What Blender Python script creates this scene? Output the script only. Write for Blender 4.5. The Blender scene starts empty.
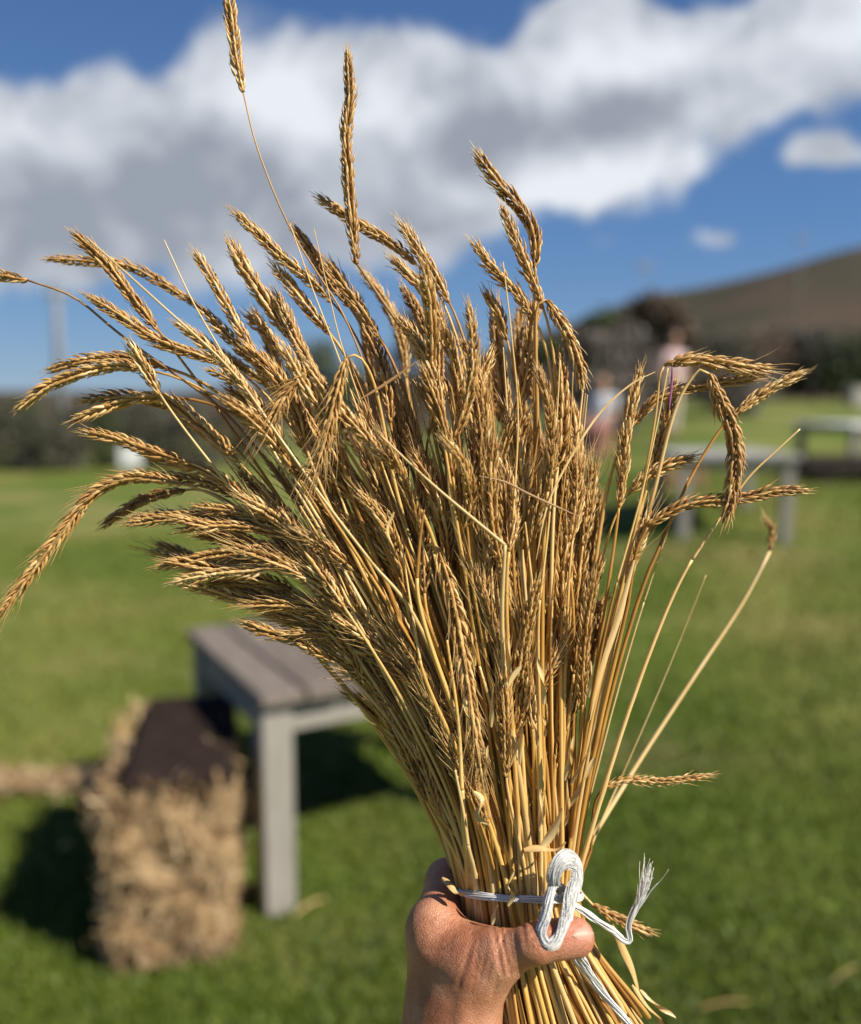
import bpy, math, random
import numpy as np
from mathutils import Vector
R = math.radians
rng = np.random.default_rng(7)
random.seed(7)
sc = bpy.context.scene
col = sc.collection

# ------------------------------------------------------------------ camera, sky, sun, exposure
FPX, CX, CY, PITCH = 863.0, 430.5, 512.0, R(7.07)
EYE = np.array([0.0, 0.0, 1.65])
FWD = np.array([0, math.cos(PITCH), -math.sin(PITCH)])
RGT = np.array([1.0, 0, 0])
UPV = np.array([0, math.sin(PITCH), math.cos(PITCH)])
FOCUS = 0.465
cam = bpy.data.objects.new('camera', bpy.data.cameras.new('camera'))
col.objects.link(cam)
cam.location = EYE
cam.rotation_euler = (R(90) - PITCH, 0, 0)
cam.data.sensor_fit = 'HORIZONTAL'
cam.data.sensor_width = 36
cam.data.lens = 36 * FPX / 861
cam.data.clip_start, cam.data.clip_end = 0.02, 3000
cam.data.dof.use_dof = True
cam.data.dof.focus_distance = 0.443
cam.data.dof.aperture_fstop = 3.7
cam.data.dof.aperture_blades = 0
sc.camera = cam

SUN_EL, SUN_AZ = R(42), R(120)          # azimuth from +Y (view direction) clockwise towards +X
SUN_DIR = Vector((math.cos(SUN_EL) * math.sin(SUN_AZ), math.cos(SUN_EL) * math.cos(SUN_AZ), math.sin(SUN_EL)))
sun = bpy.data.objects.new('sun', bpy.data.lights.new('sun', 'SUN'))
col.objects.link(sun)
sun.data.energy = 5.0
sun.data.angle = R(0.5)
sun.data.color = (1.0, 0.94, 0.83)
sun.rotation_euler = SUN_DIR.to_track_quat('Z', 'Y').to_euler()
SKY_STRENGTH = 0.06
sc.view_settings.view_transform = 'Standard'
sc.view_settings.look = 'None'
sc.view_settings.gamma = 1
sc.view_settings.exposure = 0.56
sc.view_settings.use_curve_mapping = False
sc.cycles.use_denoising = True
sc.cycles.max_bounces = 6
sc.cycles.diffuse_bounces = 3
sc.cycles.glossy_bounces = 2
sc.cycles.transparent_max_bounces = 4
sc.cycles.sample_clamp_indirect = 4
sc.render.film_transparent = False


def P(px, py, d):
    return EYE + d * (FWD + (px - CX) / FPX * RGT + (CY - py) / FPX * UPV)


def uv_of(px, py):
    q = P(px, py, 1.0) - EYE
    return q[0] / q[1], q[2] / q[1]


# ---- world: Nishita sky with cloud fields set by direction
world = bpy.data.worlds.new('World')
sc.world = world
world.use_nodes = True
wt = world.node_tree
wt.nodes.clear()


class NT:
    """small node-tree writer"""
    def __init__(s, t): s.t = t
    def n(s, typ, **kw):
        nd = s.t.nodes.new(typ)
        for k, v in kw.items(): setattr(nd, k, v)
        return nd
    def put(s, sock, v):
        if isinstance(v, bpy.types.NodeSocket): s.t.links.new(v, sock)
        else: sock.default_value = v
    def m(s, op, a, b=None, c=None, clamp=False):
        nd = s.n('ShaderNodeMath', operation=op, use_clamp=clamp)
        for i, v in enumerate((a, b, c)):
            if v is not None: s.put(nd.inputs[i], v)
        return nd.outputs[0]
    def mix(s, f, a, b, typ='MIX'):
        nd = s.n('ShaderNodeMix', data_type='RGBA', blend_type=typ)
        s.put(nd.inputs[0], f); s.put(nd.inputs[6], a); s.put(nd.inputs[7], b)
        return nd.outputs[2]
    def rng(s, v, a, b, c=0.0, d=1.0, smooth=False):
        nd = s.n('ShaderNodeMapRange', interpolation_type='SMOOTHSTEP' if smooth else 'LINEAR')
        for i, x in enumerate((v, a, b, c, d)): s.put(nd.inputs[i], x)
        return nd.outputs[0]
    def noise(s, vec, scale, detail=4, rough=0.55, dist=0.0):
        nd = s.n('ShaderNodeTexNoise')
        if vec is not None: s.put(nd.inputs['Vector'], vec)
        nd.inputs['Scale'].default_value = scale
        nd.inputs['Detail'].default_value = detail
        nd.inputs['Roughness'].default_value = rough
        nd.inputs['Distortion'].default_value = dist
        return nd.outputs[0]
    def mapping(s, vec, scale=(1, 1, 1), rot=(0, 0, 0)):
        nd = s.n('ShaderNodeMapping')
        s.put(nd.inputs[0], vec)
        nd.inputs['Scale'].default_value = scale
        nd.inputs['Rotation'].default_value = rot
        return nd.outputs[0]


def c4(c): return (c[0], c[1], c[2], 1.0)


W = NT(wt)
sky = W.n('ShaderNodeTexSky', sky_type='NISHITA', sun_disc=False)
sky.sun_elevation = SUN_EL
sky.sun_rotation = SUN_AZ
sky.altitude = 200
sky.air_density = 1.0
sky.dust_density = 0.0
sky.ozone_density = 2.0
tc = W.n('ShaderNodeTexCoord')
sep = W.n('ShaderNodeSeparateXYZ')
W.put(sep.inputs[0], tc.outputs['Generated'])
ysafe = W.m('MAXIMUM', sep.outputs[1], 0.05)
u_ = W.m('DIVIDE', sep.outputs[0], ysafe)
v_ = W.m('DIVIDE', sep.outputs[2], ysafe)
comb = W.n('ShaderNodeCombineXYZ')
W.put(comb.inputs[0], u_); W.put(comb.inputs[1], v_)
uvv = comb.outputs[0]
warp = W.n('ShaderNodeTexNoise')
W.put(warp.inputs['Vector'], uvv)
warp.inputs['Scale'].default_value = 5.5
warp.inputs['Detail'].default_value = 3
wv = W.n('ShaderNodeVectorMath', operation='MULTIPLY_ADD')
W.put(wv.inputs[0], warp.outputs['Color'])
wv.inputs[1].default_value = (0.10, 0.08, 0)
W.put(wv.inputs[2], uvv)
sh = W.n('ShaderNodeVectorMath', operation='SUBTRACT')
W.put(sh.inputs[0], wv.outputs[0]); sh.inputs[1].default_value = (0.05, 0.04, 0)
suv = sh.outputs[0]


def blob_sum(blobs):
    tot = None
    for (px, py, rx, ry, rot, amp) in blobs:
        u0, v0 = uv_of(px, py)
        mp = W.n('ShaderNodeMapping', vector_type='TEXTURE')
        W.put(mp.inputs[0], suv)
        mp.inputs['Location'].default_value = (u0, v0, 0)
        mp.inputs['Rotation'].default_value = (0, 0, R(rot))
        mp.inputs['Scale'].default_value = (rx / FPX, ry / FPX, 1)
        ln = W.n('ShaderNodeVectorMath', operation='DOT_PRODUCT')
        W.put(ln.inputs[0], mp.outputs[0]); W.put(ln.inputs[1], mp.outputs[0])
        g = W.m('MULTIPLY', W.m('EXPONENT', W.m('MULTIPLY', ln.outputs['Value'], -0.8)), amp)
        tot = g if tot is None else W.m('ADD', tot, g)
    return tot


CLOUD = [(40, 170, 130, 66, 0, 1.0), (150, 185, 140, 70, 0, 1.0), (255, 130, 75, 85, 0, 1.0),
         (330, 180, 110, 62, 0, .9), (440, 155, 105, 70, 10, .95), (560, 160, 120, 55, 8, 1.0),
         (640, 90, 120, 42, 14, 1.0), (780, 40, 130, 36, 14, 1.1), (575, 45, 60, 42, 0, .8), (690, 0, 110, 22, 0, .7),
         (60, 240, 110, 22, 0, .4), (838, 155, 36, 15, 8, .62), (726, 236, 34, 10, 5, .44), (606, 252, 26, 9, 0, .27),
         (880, 30, 60, 45, 0, .9), (-90, 185, 120, 70, 0, 1.0), (1000, 20, 150, 50, 15, 1.0), (400, 90, 60, 40, 0, .6)]
GREY = [(190, 180, 110, 45, 5, 1.0), (40, 215, 120, 35, 0, .8), (560, 125, 120, 26, 12, 1.0), (440, 215, 90, 28, 0, .5), (330, 235, 90, 30, 0, .6), (120, 120, 60, 25, 0, .4),
        (700, 75, 90, 14, 14, .7), (470, 120, 50, 40, 0, .5), (90, 270, 120, 30, 0, .7)]
WHITE = [(255, 95, 45, 35, 0, 1.0), (20, 140, 50, 22, 0, .7), (600, 65, 70, 26, 10, .7), (620, 170, 60, 28, 10, .9), (800, 45, 80, 20, 12, .9), (540, 195, 70, 18, 5, .7),
         (310, 105, 40, 30, 0, .6), (400, 110, 40, 26, 0, .5), (150, 100, 40, 16, 0, .4)]
nz = W.noise(suv, 8.0, 8, 0.62, 0.3)
nz2 = W.noise(suv, 12.0, 6, 0.6, 0.3)
nzc = W.m('SUBTRACT', nz, 0.5)
bsum = W.m('MINIMUM', blob_sum(CLOUD), 1.25)
dens = W.m('ADD', W.m('MULTIPLY', bsum, W.m('ADD', 1.0, W.m('MULTIPLY', nzc, 3.1))), W.m('MULTIPLY', nzc, 0.35))
front = W.rng(sep.outputs[1], 0.1, 0.35)
gen = W.rng(W.noise(tc.outputs['Generated'], 2.2, 6, 0.55), 0.60, 0.70, smooth=True)
cov = W.m('MULTIPLY', W.rng(dens, 0.27, 0.62, smooth=True), front)
cov = W.m('MAXIMUM', cov, W.m('MULTIPLY', gen, W.m('SUBTRACT', 1.0, front)))
bri = W.m('ADD', W.m('SUBTRACT', blob_sum(WHITE), W.m('MULTIPLY', blob_sum(GREY), .8)), W.m('MULTIPLY', W.m('SUBTRACT', nz2, 0.5), 3.4))
bri = W.rng(bri, -0.85, 0.80, 0.0, 1.0)
ccol = W.mix(bri, (3.7, 4.1, 4.8, 1), (9.6, 10.0, 10.6, 1))
hs = W.n('ShaderNodeHueSaturation')
hs.inputs['Saturation'].default_value = 1.12
hs.inputs['Value'].default_value = 1.0
W.put(hs.inputs['Color'], sky.outputs[0])
elr = W.n('ShaderNodeValToRGB')
elr.color_ramp.elements.new(.32)
for e_, (p_, c_) in zip(elr.color_ramp.elements, [(0.0, (.225, .42, .70)), (.32, (.125, .285, .62)), (1.0, (.040, .105, .34))]):
    e_.position = p_; e_.color = (*c_, 1)
W.put(elr.inputs[0], W.rng(sep.outputs[2], 0.0, 0.60))
deep = W.n('ShaderNodeVectorMath', operation='SCALE')
W.put(deep.inputs[0], elr.outputs[0]); deep.inputs['Scale'].default_value = 9.3
skyc = W.mix(W.m('MULTIPLY', cov, 0.97), W.mix(0.78, hs.outputs[0], deep.outputs[0]), ccol)
bg = W.n('ShaderNodeBackground')
W.put(bg.inputs[0], skyc)
bg.inputs[1].default_value = SKY_STRENGTH
wo = W.n('ShaderNodeOutputWorld')
W.put(wo.inputs[0], bg.outputs[0])


# ------------------------------------------------------------------ helpers
def build(name, verts, faces, mat, parent=None, smooth=False, attr=None):
    """numpy verts (N,3) + list of quad/tri arrays -> one linked mesh object"""
    me = bpy.data.meshes.new(name)
    V = np.asarray(verts, dtype=np.float32)
    F = [np.asarray(f, dtype=np.int32) for f in (faces if isinstance(faces, list) else [faces]) if len(f)]
    me.vertices.add(len(V)); me.vertices.foreach_set('co', V.ravel())
    nl = sum(f.size for f in F)
    me.loops.add(nl)
    me.loops.foreach_set('vertex_index', np.concatenate([f.ravel() for f in F]))
    tot = np.concatenate([np.full(len(f), f.shape[1], np.int32) for f in F])
    st = np.concatenate([[0], np.cumsum(tot)[:-1]]).astype(np.int32)
    me.polygons.add(len(tot))
    me.polygons.foreach_set('loop_start', st)
    me.polygons.foreach_set('loop_total', tot)
    me.polygons.foreach_set('use_smooth', np.full(len(tot), bool(smooth)))
    if attr is not None:
        a = me.attributes.new('tint', 'FLOAT', 'POINT')
        a.data.foreach_set('value', np.asarray(attr, dtype=np.float32))
    me.update(calc_edges=True)
    me.validate()
    if mat: me.materials.append(mat)
    o = bpy.data.objects.new(name, me)
    col.objects.link(o)
    if parent is not None: o.parent = parent
    return o


def tag(o, label=None, cat=None, group=None, kind=None):
    if label: o['label'] = label
    if cat: o['category'] = cat
    if group: o['group'] = group
    if kind: o['kind'] = kind
    return o


def thing(name, label, cat, loc=(0, 0, 0), rz=0.0, group=None):
    o = bpy.data.objects.new(name, None)
    o.empty_display_size = 0.05
    col.objects.link(o)
    o.location = loc; o.rotation_euler = (0, 0, rz)
    return tag(o, label, cat, group)


def copy_tree(o, parent=None):
    c = o.copy(); col.objects.link(c); c.parent = parent
    for ch in list(o.children): copy_tree(ch, c)
    return c


class MB:
    """collects shapes into one mesh"""
    def __init__(s): s.v = []; s.f4 = []; s.f3 = []; s.n = 0; s.a = []
    def add(s, V, F, t=0.5):
        V = np.asarray(V, float); F = np.asarray(F, int)
        (s.f4 if F.shape[1] == 4 else s.f3).append(F + s.n)
        s.v.append(V); s.n += len(V)
        s.a.append(np.full(len(V), t) if np.isscalar(t) else np.asarray(t, float))
        return s
    def box(s, lo, hi, bev=0.004, rot=0.0, piv=(0, 0), t=0.5, wob=0.0):
        lo = np.array(lo, float); hi = np.array(hi, float)
        b = min(bev, 0.45 * float((hi - lo).min()))
        # bevelled box: 24 verts
        V = []; idx = {}
        for sx in (0, 1):
            for sy in (0, 1):
                for sz in (0, 1):
                    c = np.array([hi[0] if sx else lo[0], hi[1] if sy else lo[1], hi[2] if sz else lo[2]])
                    d = np.array([-1 if sx else 1, -1 if sy else 1, -1 if sz else 1]) * b
                    for ax in range(3):
                        q = c + d; q[ax] = c[ax]
                        idx[(sx, sy, sz, ax)] = len(V); V.append(q)
        F4 = []; F3 = []
        def quad(a, bq, cq, dq): F4.append([idx[a], idx[bq], idx[cq], idx[dq]])
        for ax in range(3):
            o1, o2 = [(1, 2), (2, 0), (0, 1)][ax]
            for sd in (0, 1):
                def key(p, q):
                    k = [0, 0, 0]; k[ax] = sd; k[o1] = p; k[o2] = q
                    return tuple(k) + (ax,)
                ring = [key(0, 0), key(1, 0), key(1, 1), key(0, 1)]
                if not sd: ring = ring[::-1]
                quad(*ring)
        for ax in range(3):           # edges along ax
            o1, o2 = [(1, 2), (2, 0), (0, 1)][ax]
            for p in (0, 1):
                for q in (0, 1):
                    def key(e, face):
                        k = [0, 0, 0]; k[ax] = e; k[o1] = p; k[o2] = q
                        return tuple(k) + (face,)
                    ring = [key(0, o1), key(1, o1), key(1, o2), key(0, o2)]
                    if (p ^ q): ring = ring[::-1]
                    quad(*ring)
        for sx in (0, 1):
            for sy in (0, 1):
                for sz in (0, 1):
                    tri = [idx[(sx, sy, sz, a)] for a in range(3)]
                    if (sx + sy + sz) % 2 == 0: tri = tri[::-1]
                    F3.append(tri)
        V = np.array(V)
        if wob: V = V + rng.normal(0, wob, V.shape)
        if rot:
            cr, sr = math.cos(rot), math.sin(rot)
            x = V[:, 0] - piv[0]; y = V[:, 1] - piv[1]
            V[:, 0] = piv[0] + x * cr - y * sr; V[:, 1] = piv[1] + x * sr + y * cr
        n0 = s.n
        s.add(V, F4, t)
        s.f3.append(np.array(F3) + n0)
        return s
    def tube(s, path, rad, n=6, t=0.5, cap=True, flat=1.0, tw=0.0):
        V, F, F3 = tube_arrays(path, rad, n, cap, flat, tw)
        n0 = s.n
        s.add(V, F, t)
        if len(F3): s.f3.append(F3 + n0)
        return s
    def obj(s, name, mat, parent=None, smooth=False, attr=False):
        fs = []
        if s.f4: fs.append(np.concatenate(s.f4))
        if s.f3: fs.append(np.concatenate(s.f3))
        return build(name, np.concatenate(s.v), fs, mat, parent, smooth, np.concatenate(s.a) if attr else None)


def unit(v):
    v = np.asarray(v, float)
    return v / np.maximum(np.linalg.norm(v, axis=-1, keepdims=True), 1e-12)


def frames(path, n0=None):
    """parallel-transport frames"""
    path = np.asarray(path, float)
    T = unit(np.gradient(path, axis=0))
    N = np.zeros_like(T)
    a = n0 if n0 is not None else (np.array([0, 1.0, 0]) if abs(T[0][1]) < 0.9 else np.array([1.0, 0, 0]))
    N[0] = unit(a - T[0] * np.dot(a, T[0]))
    for i in range(1, len(T)):
        v = N[i - 1] - T[i] * np.dot(N[i - 1], T[i])
        N[i] = unit(v)
    return T, N, np.cross(T, N)


def tube_arrays(path, rad, n=6, cap=True, flat=1.0, tw=0.0):
    path = np.asarray(path, float); m = len(path)
    rad = np.broadcast_to(np.asarray(rad, float), (m,))
    T, N, B = frames(path)
    a = np.arange(n) / n * 2 * np.pi
    twv = np.linspace(0, tw, m)
    ca = np.cos(a[None, :] + twv[:, None]); sa = np.sin(a[None, :] + twv[:, None])
    V = path[:, None, :] + rad[:, None, None] * (ca[:, :, None] * N[:, None, :] + flat * sa[:, :, None] * B[:, None, :])
    V = V.reshape(-1, 3)
    i = np.arange(m - 1)[:, None] * n; j = np.arange(n)[None, :]; k = (j + 1) % n
    F = np.stack([i + j, i + k, i + n + k, i + n + j], -1).reshape(-1, 4)
    F3 = np.zeros((0, 3), int)
    if cap:
        V = np.concatenate([V, path[:1], path[-1:]])
        c0, c1 = m * n, m * n + 1
        q = np.arange(n); r = (q + 1) % n
        F3 = np.concatenate([np.stack([np.full(n, c0), r, q], 1), np.stack([np.full(n, c1), (m - 1) * n + q, (m - 1) * n + r], 1)])
    return V, F, F3


def spline(pts, n):
    """centripetal-ish Catmull-Rom through pts, resampled evenly to n points"""
    p = np.asarray(pts, float)
    if len(p) == 2:
        return p[0] + (p[1] - p[0]) * np.linspace(0, 1, n)[:, None]
    q = np.concatenate([[2 * p[0] - p[1]], p, [2 * p[-1] - p[-2]]])
    out = []
    for i in range(1, len(q) - 2):
        t = np.linspace(0, 1, 14, endpoint=False)[:, None]
        a, b, c, d = q[i - 1], q[i], q[i + 1], q[i + 2]
        out.append(0.5 * ((2 * b) + (c - a) * t + (2 * a - 5 * b + 4 * c - d) * t ** 2 + (3 * b - a - 3 * c + d) * t ** 3))
    out = np.concatenate(out + [p[-1:]])
    return resample(out, n)


def resample(out, n):
    L = np.concatenate([[0], np.cumsum(np.linalg.norm(np.diff(out, axis=0), axis=1))])
    s = np.linspace(0, L[-1], n)
    return np.stack([np.interp(s, L, out[:, k]) for k in range(3)], 1)


def hermite(p0, t0, p1, t1, n):
    t = np.linspace(0, 1, n)[:, None]
    return (2 * t**3 - 3 * t**2 + 1) * p0 + (t**3 - 2 * t**2 + t) * t0 + (-2 * t**3 + 3 * t**2) * p1 + (t**3 - t**2) * t1


# ------------------------------------------------------------------ materials
def new_mat(name):
    m = bpy.data.materials.new(name)
    m.use_nodes = True
    t = m.node_tree
    b = t.nodes['Principled BSDF']
    return m, NT(t), b


def coords(N, kind='Object'):
    return N.n('ShaderNodeTexCoord').outputs[kind]


def attr(N, name='tint'):
    a = N.n('ShaderNodeAttribute'); a.attribute_name = name
    return a.outputs['Fac']


def bump(N, b, h, strength=0.3, dist=0.01):
    nd = N.n('ShaderNodeBump')
    nd.inputs['Strength'].default_value = strength
    nd.inputs['Distance'].default_value = dist
    N.put(nd.inputs['Height'], h)
    N.put(b.inputs['Normal'], nd.outputs[0])


def ramp(N, f, stops):
    nd = N.n('ShaderNodeValToRGB')
    el = nd.color_ramp.elements
    while len(el) < len(stops): el.new(0.5)
    for e, (p, c) in zip(el, stops): e.position = p; e.color = c4(c)
    N.put(nd.inputs[0], f)
    return nd.outputs[0]


def mat_noise(name, stops, scale, detail=5, rough=0.8, bump_s=0.3, bump_d=0.01, stretch=(1, 1, 1), spec=0.3, rnd=0.0, use_attr=0.0):
    m, N, b = new_mat(name)
    v = N.mapping(coords(N), stretch)
    f = N.noise(v, scale, detail, 0.6)
    g = f
    if use_attr: g = N.m('ADD', N.m('MULTIPLY', f, 1 - use_attr), N.m('MULTIPLY', attr(N), use_attr))
    if rnd:
        oi = N.n('ShaderNodeObjectInfo').outputs['Random']
        g = N.m('ADD', g, N.m('MULTIPLY', N.m('SUBTRACT', oi, 0.5), rnd))
    N.put(b.inputs['Base Color'], ramp(N, g, stops))
    b.inputs['Roughness'].default_value = rough
    b.inputs['Specular IOR Level'].default_value = spec
    if bump_s: bump(N, b, f, bump_s, bump_d)
    return m


M_STEM = mat_noise('straw_stem', [(0.12, (0.22, 0.090, 0.015)), (0.34, (0.48, 0.248, 0.048)), (0.56, (0.66, 0.40, 0.108)), (0.86, (0.80, 0.58, 0.26))],
                   22, 4, 0.42, 0.35, 0.0004, (1, 1, 0.25), 0.45, 0.65, 0.35)
M_PALE = mat_noise('pale_straw', [(0.25, (0.50, 0.32, 0.11)), (0.5, (0.63, 0.44, 0.19)), (0.8, (0.74, 0.57, 0.32))], 30, 4, 0.42, 0.3, 0.0004, (1, 1, .3), 0.4)
M_DARKSTEM = mat_noise('dark_stem', [(0.3, (0.20, 0.10, 0.04)), (0.7, (0.40, 0.24, 0.10))], 40, 4, 0.5, 0.2, 0.0004)
M_EAR = mat_noise('wheat_ear', [(0.12, (0.19, 0.080, 0.016)), (0.38, (0.43, 0.228, 0.062)), (0.62, (0.64, 0.395, 0.138)), (0.92, (0.87, 0.66, 0.34))],
                  160, 3, 0.42, 0.4, 0.0005, (1, 1, 1), 0.4, 0.25, 0.62)
M_AWN = mat_noise('wheat_awn', [(0.2, (0.42, 0.24, 0.075)), (0.8, (0.68, 0.46, 0.20))], 60, 2, 0.4, 0, 0, (1, 1, 1), 0.5)
M_LEAF = mat_noise('dry_leaf', [(0.2, (0.36, 0.20, 0.07)), (0.5, (0.56, 0.36, 0.14)), (0.8, (0.74, 0.55, 0.27))], 60, 4, 0.55, 0.4, 0.0008, (1, 1, .3), 0.3, 0.3)
M_PURPLE = mat_noise('purple_sliver', [(0.2, (0.22, 0.06, 0.16)), (0.8, (0.36, 0.12, 0.28))], 60, 2, 0.5, 0, 0)
M_TWINE = mat_noise('white_twine', [(0.2, (0.74, 0.72, 0.69)), (0.8, (0.86, 0.85, 0.82))], 80, 3, 0.5, 0, 0, (1, 1, 1), 0.4)


def vary(m, tone, amount):
    """each stalk leans a little towards a weathered tone"""
    N = NT(m.node_tree); b = m.node_tree.nodes['Principled BSDF']
    src = b.inputs['Base Color'].links[0].from_socket
    oi = N.n('ShaderNodeObjectInfo').outputs['Random']
    w_ = N.m('FRACT', N.m('MULTIPLY', oi, 37.7))
    N.put(b.inputs['Base Color'], N.mix(N.m('MULTIPLY', N.m('POWER', w_, 1.8), amount), src, (*tone, 1)))


vary(M_EAR, (0.40, 0.225, 0.080), .45)
vary(M_STEM, (0.44, 0.245, 0.075), .5)


def mat_skin():
    m, N, b = new_mat('skin')
    v = coords(N)
    big = N.noise(v, 38, 5, 0.6)
    fine = N.noise(v, 420, 4, 0.65)
    c = ramp(N, big, [(0.32, (0.27, 0.088, 0.040)), (0.48, (0.41, 0.165, 0.085)), (0.66, (0.52, 0.250, 0.142))])
    tip = N.rng(attr(N), 0.0, 1.0)
    c = N.mix(N.m('MULTIPLY', tip, 0.75), c, (0.52, 0.185, 0.125, 1))
    c = N.mix(N.m('MULTIPLY', N.rng(fine, 0.52, 0.72), 0.30), c, (0.22, 0.080, 0.042, 1))
    N.put(b.inputs['Base Color'], c)
    b.inputs['Roughness'].default_value = 0.47
    b.inputs['Specular IOR Level'].default_value = 0.42
    b.inputs['Subsurface Weight'].default_value = 0.12
    b.inputs['Subsurface Radius'].default_value = (0.006, 0.0022, 0.0012)
    b.inputs['Subsurface Scale'].default_value = 1.0
    vo = N.n('ShaderNodeTexVoronoi', feature='DISTANCE_TO_EDGE')
    N.put(vo.inputs['Vector'], N.mapping(v, (1.0, 0.8, 1.5), (0, 0.5, 0)))
    vo.inputs['Scale'].default_value = 760
    cell = N.rng(vo.outputs['Distance'], 0.0, 0.25)
    wr = N.n('ShaderNodeTexWave', wave_type='BANDS', bands_direction='Z')
    N.put(wr.inputs['Vector'], N.mapping(v, (1, 1, 1), (0, 0.6, 0)))
    wr.inputs['Scale'].default_value = 110
    wr.inputs['Distortion'].default_value = 9
    wr.inputs['Detail'].default_value = 3
    h = N.m('ADD', N.m('MULTIPLY', cell, 0.5), N.m('ADD', N.m('MULTIPLY', N.noise(v, 240, 4, 0.6), 0.5), N.m('MULTIPLY', wr.outputs['Fac'], 0.30)))
    bump(N, b, h, 0.6, 0.0006)
    return m


M_SKIN = mat_skin()
M_NAIL = mat_noise('nail', [(0.3, (0.50, 0.22, 0.15)), (0.7, (0.56, 0.28, 0.20))], 60, 2, 0.5, 0, 0, (1, 1, 1), 0.5)
M_WOOD = mat_noise('weathered_wood', [(0.25, (0.075, 0.058, 0.047)), (0.45, (0.165, 0.135, 0.113)), (0.6, (0.225, 0.19, 0.163)), (0.85, (0.32, 0.28, 0.245))],
                   16, 7, 0.9, 0.35, 0.0008, (3.0, .25, 3.0), 0.12, 0.0, 0.3)
M_LEGWOOD = mat_noise('grey_leg_wood', [(0.2, (0.16, 0.145, 0.122)), (0.5, (0.27, 0.25, 0.215)), (0.85, (0.36, 0.335, 0.29))],
                      26, 6, 0.8, 0.35, 0.0008, (4, 4, .3), 0.25)
M_BALE = mat_noise('bale_straw', [(0.18, (0.085, 0.045, 0.020)), (0.40, (0.27, 0.165, 0.080)), (0.60, (0.47, 0.325, 0.165)), (0.88, (0.68, 0.54, 0.34))],
                   11, 5, 0.75, 0.6, 0.012, (1, 1, 1), 0.3, 0, 0.5)
M_DARK_LAYER = mat_noise('dark_brown_layer', [(0.3, (0.016, 0.010, 0.008)), (0.7, (0.042, 0.029, 0.023))], 25, 5, 0.95, 0.5, 0.006, (1, 1, 1), 0.06)
M_BLADE = mat_noise('grass_blade', [(0.10, (0.046, 0.078, 0.008)), (0.45, (0.088, 0.130, 0.012)), (0.75, (0.142, 0.172, 0.024)), (0.97, (0.25, 0.21, 0.07))],
                    0.9, 3, 0.55, 0, 0, (1, 1, 1), 0.35, 0, 0.6)


def mat_lawn():
    m, N, b = new_mat('lawn')
    v = coords(N)
    a = N.noise(v, 0.55, 5, 0.6)
    f = N.noise(v, 9, 6, 0.7)
    c = ramp(N, f, [(0.25, (0.050, 0.080, 0.009)), (0.5, (0.092, 0.134, 0.015)), (0.75, (0.142, 0.172, 0.026))])
    c = N.mix(N.m('MULTIPLY', N.rng(a, 0.46, 0.62), 0.75), c, (0.220, 0.205, 0.055, 1))
    c = N.mix(N.m('MULTIPLY', N.rng(N.noise(N.mapping(v, (1, 2.2, 1)), 0.33, 3, 0.5), 0.52, 0.64), 0.75), c, (0.26, 0.215, 0.085, 1))
    N.put(b.inputs['Base Color'], c)
    b.inputs['Roughness'].default_value = 0.8
    b.inputs['Specular IOR Level'].default_value = 0.2
    bump(N, b, f, 0.6, 0.03)
    return m


def mat_hill():
    m, N, b = new_mat('hill_scrub')
    v = coords(N)
    f = N.noise(v, 0.035, 6, 0.62)
    c = ramp(N, f, [(0.30, (0.044, 0.042, 0.026)), (0.48, (0.066, 0.056, 0.037)), (0.62, (0.095, 0.064, 0.046)), (0.75, (0.058, 0.055, 0.032))])
    s = N.noise(v, 0.4, 4, 0.7)
    c = N.mix(N.m('MULTIPLY', N.rng(s, 0.52, 0.62), 0.7), c, (0.040, 0.046, 0.022, 1))
    N.put(b.inputs['Base Color'], c)
    b.inputs['Roughness'].default_value = 0.95
    b.inputs['Specular IOR Level'].default_value = 0.1
    bump(N, b, s, 0.6, 1.5)
    return m


M_LAWN, M_HILL = mat_lawn(), mat_hill()


def mat_leaves(name, cols):
    m = mat_noise(name, [(0.2, cols[0]), (0.55, cols[1]), (0.9, cols[2])], 1.2, 3, 0.6, 0, 0, (1, 1, 1), 0.3, 0, 0.6)
    return m


M_TREE_GREEN = mat_leaves('green_foliage', [(0.030, 0.042, 0.018), (0.060, 0.078, 0.030), (0.10, 0.115, 0.045)])
M_TREE_BROWN = mat_leaves('brown_foliage', [(0.060, 0.042, 0.030), (0.13, 0.09, 0.06), (0.20, 0.145, 0.10)])
M_TREE_OLIVE = mat_leaves('olive_foliage', [(0.045, 0.044, 0.032), (0.085, 0.080, 0.058), (0.13, 0.12, 0.085)])
M_GREYBUSH = mat_leaves('grey_foliage', [(0.09, 0.075, 0.065), (0.17, 0.145, 0.125), (0.26, 0.23, 0.20)])
M_BARK = mat_noise('bark', [(0.3, (0.05, 0.035, 0.025)), (0.7, (0.12, 0.09, 0.065))], 12, 5, 0.9, 0.5, 0.01, (2, 2, .4))
M_WHITE = mat_noise('white_paint', [(0.3, (0.66, 0.66, 0.64)), (0.7, (0.76, 0.76, 0.74))], 5, 3, 0.6, 0.1, 0.002)
M_POLE = mat_noise('grey_pole', [(0.3, (0.16, 0.17, 0.19)), (0.7, (0.22, 0.23, 0.25))], 5, 3, 0.7, 0.1, 0.002)
M_DARKWOOD = mat_noise('dark_timber', [(0.3, (0.018, 0.012, 0.010)), (0.7, (0.045, 0.032, 0.026))], 6, 5, 0.85, 0.4, 0.005, (.4, 3, 3))
M_STONE = mat_noise('pale_stone', [(0.3, (0.26, 0.25, 0.22)), (0.7, (0.36, 0.345, 0.31))], 4, 5, 0.9, 0.4, 0.01)
M_PINK = mat_noise('pale_pink_cloth', [(0.3, (0.56, 0.40, 0.40)), (0.7, (0.64, 0.48, 0.47))], 10, 3, 0.85, 0.2, 0.004)
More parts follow.
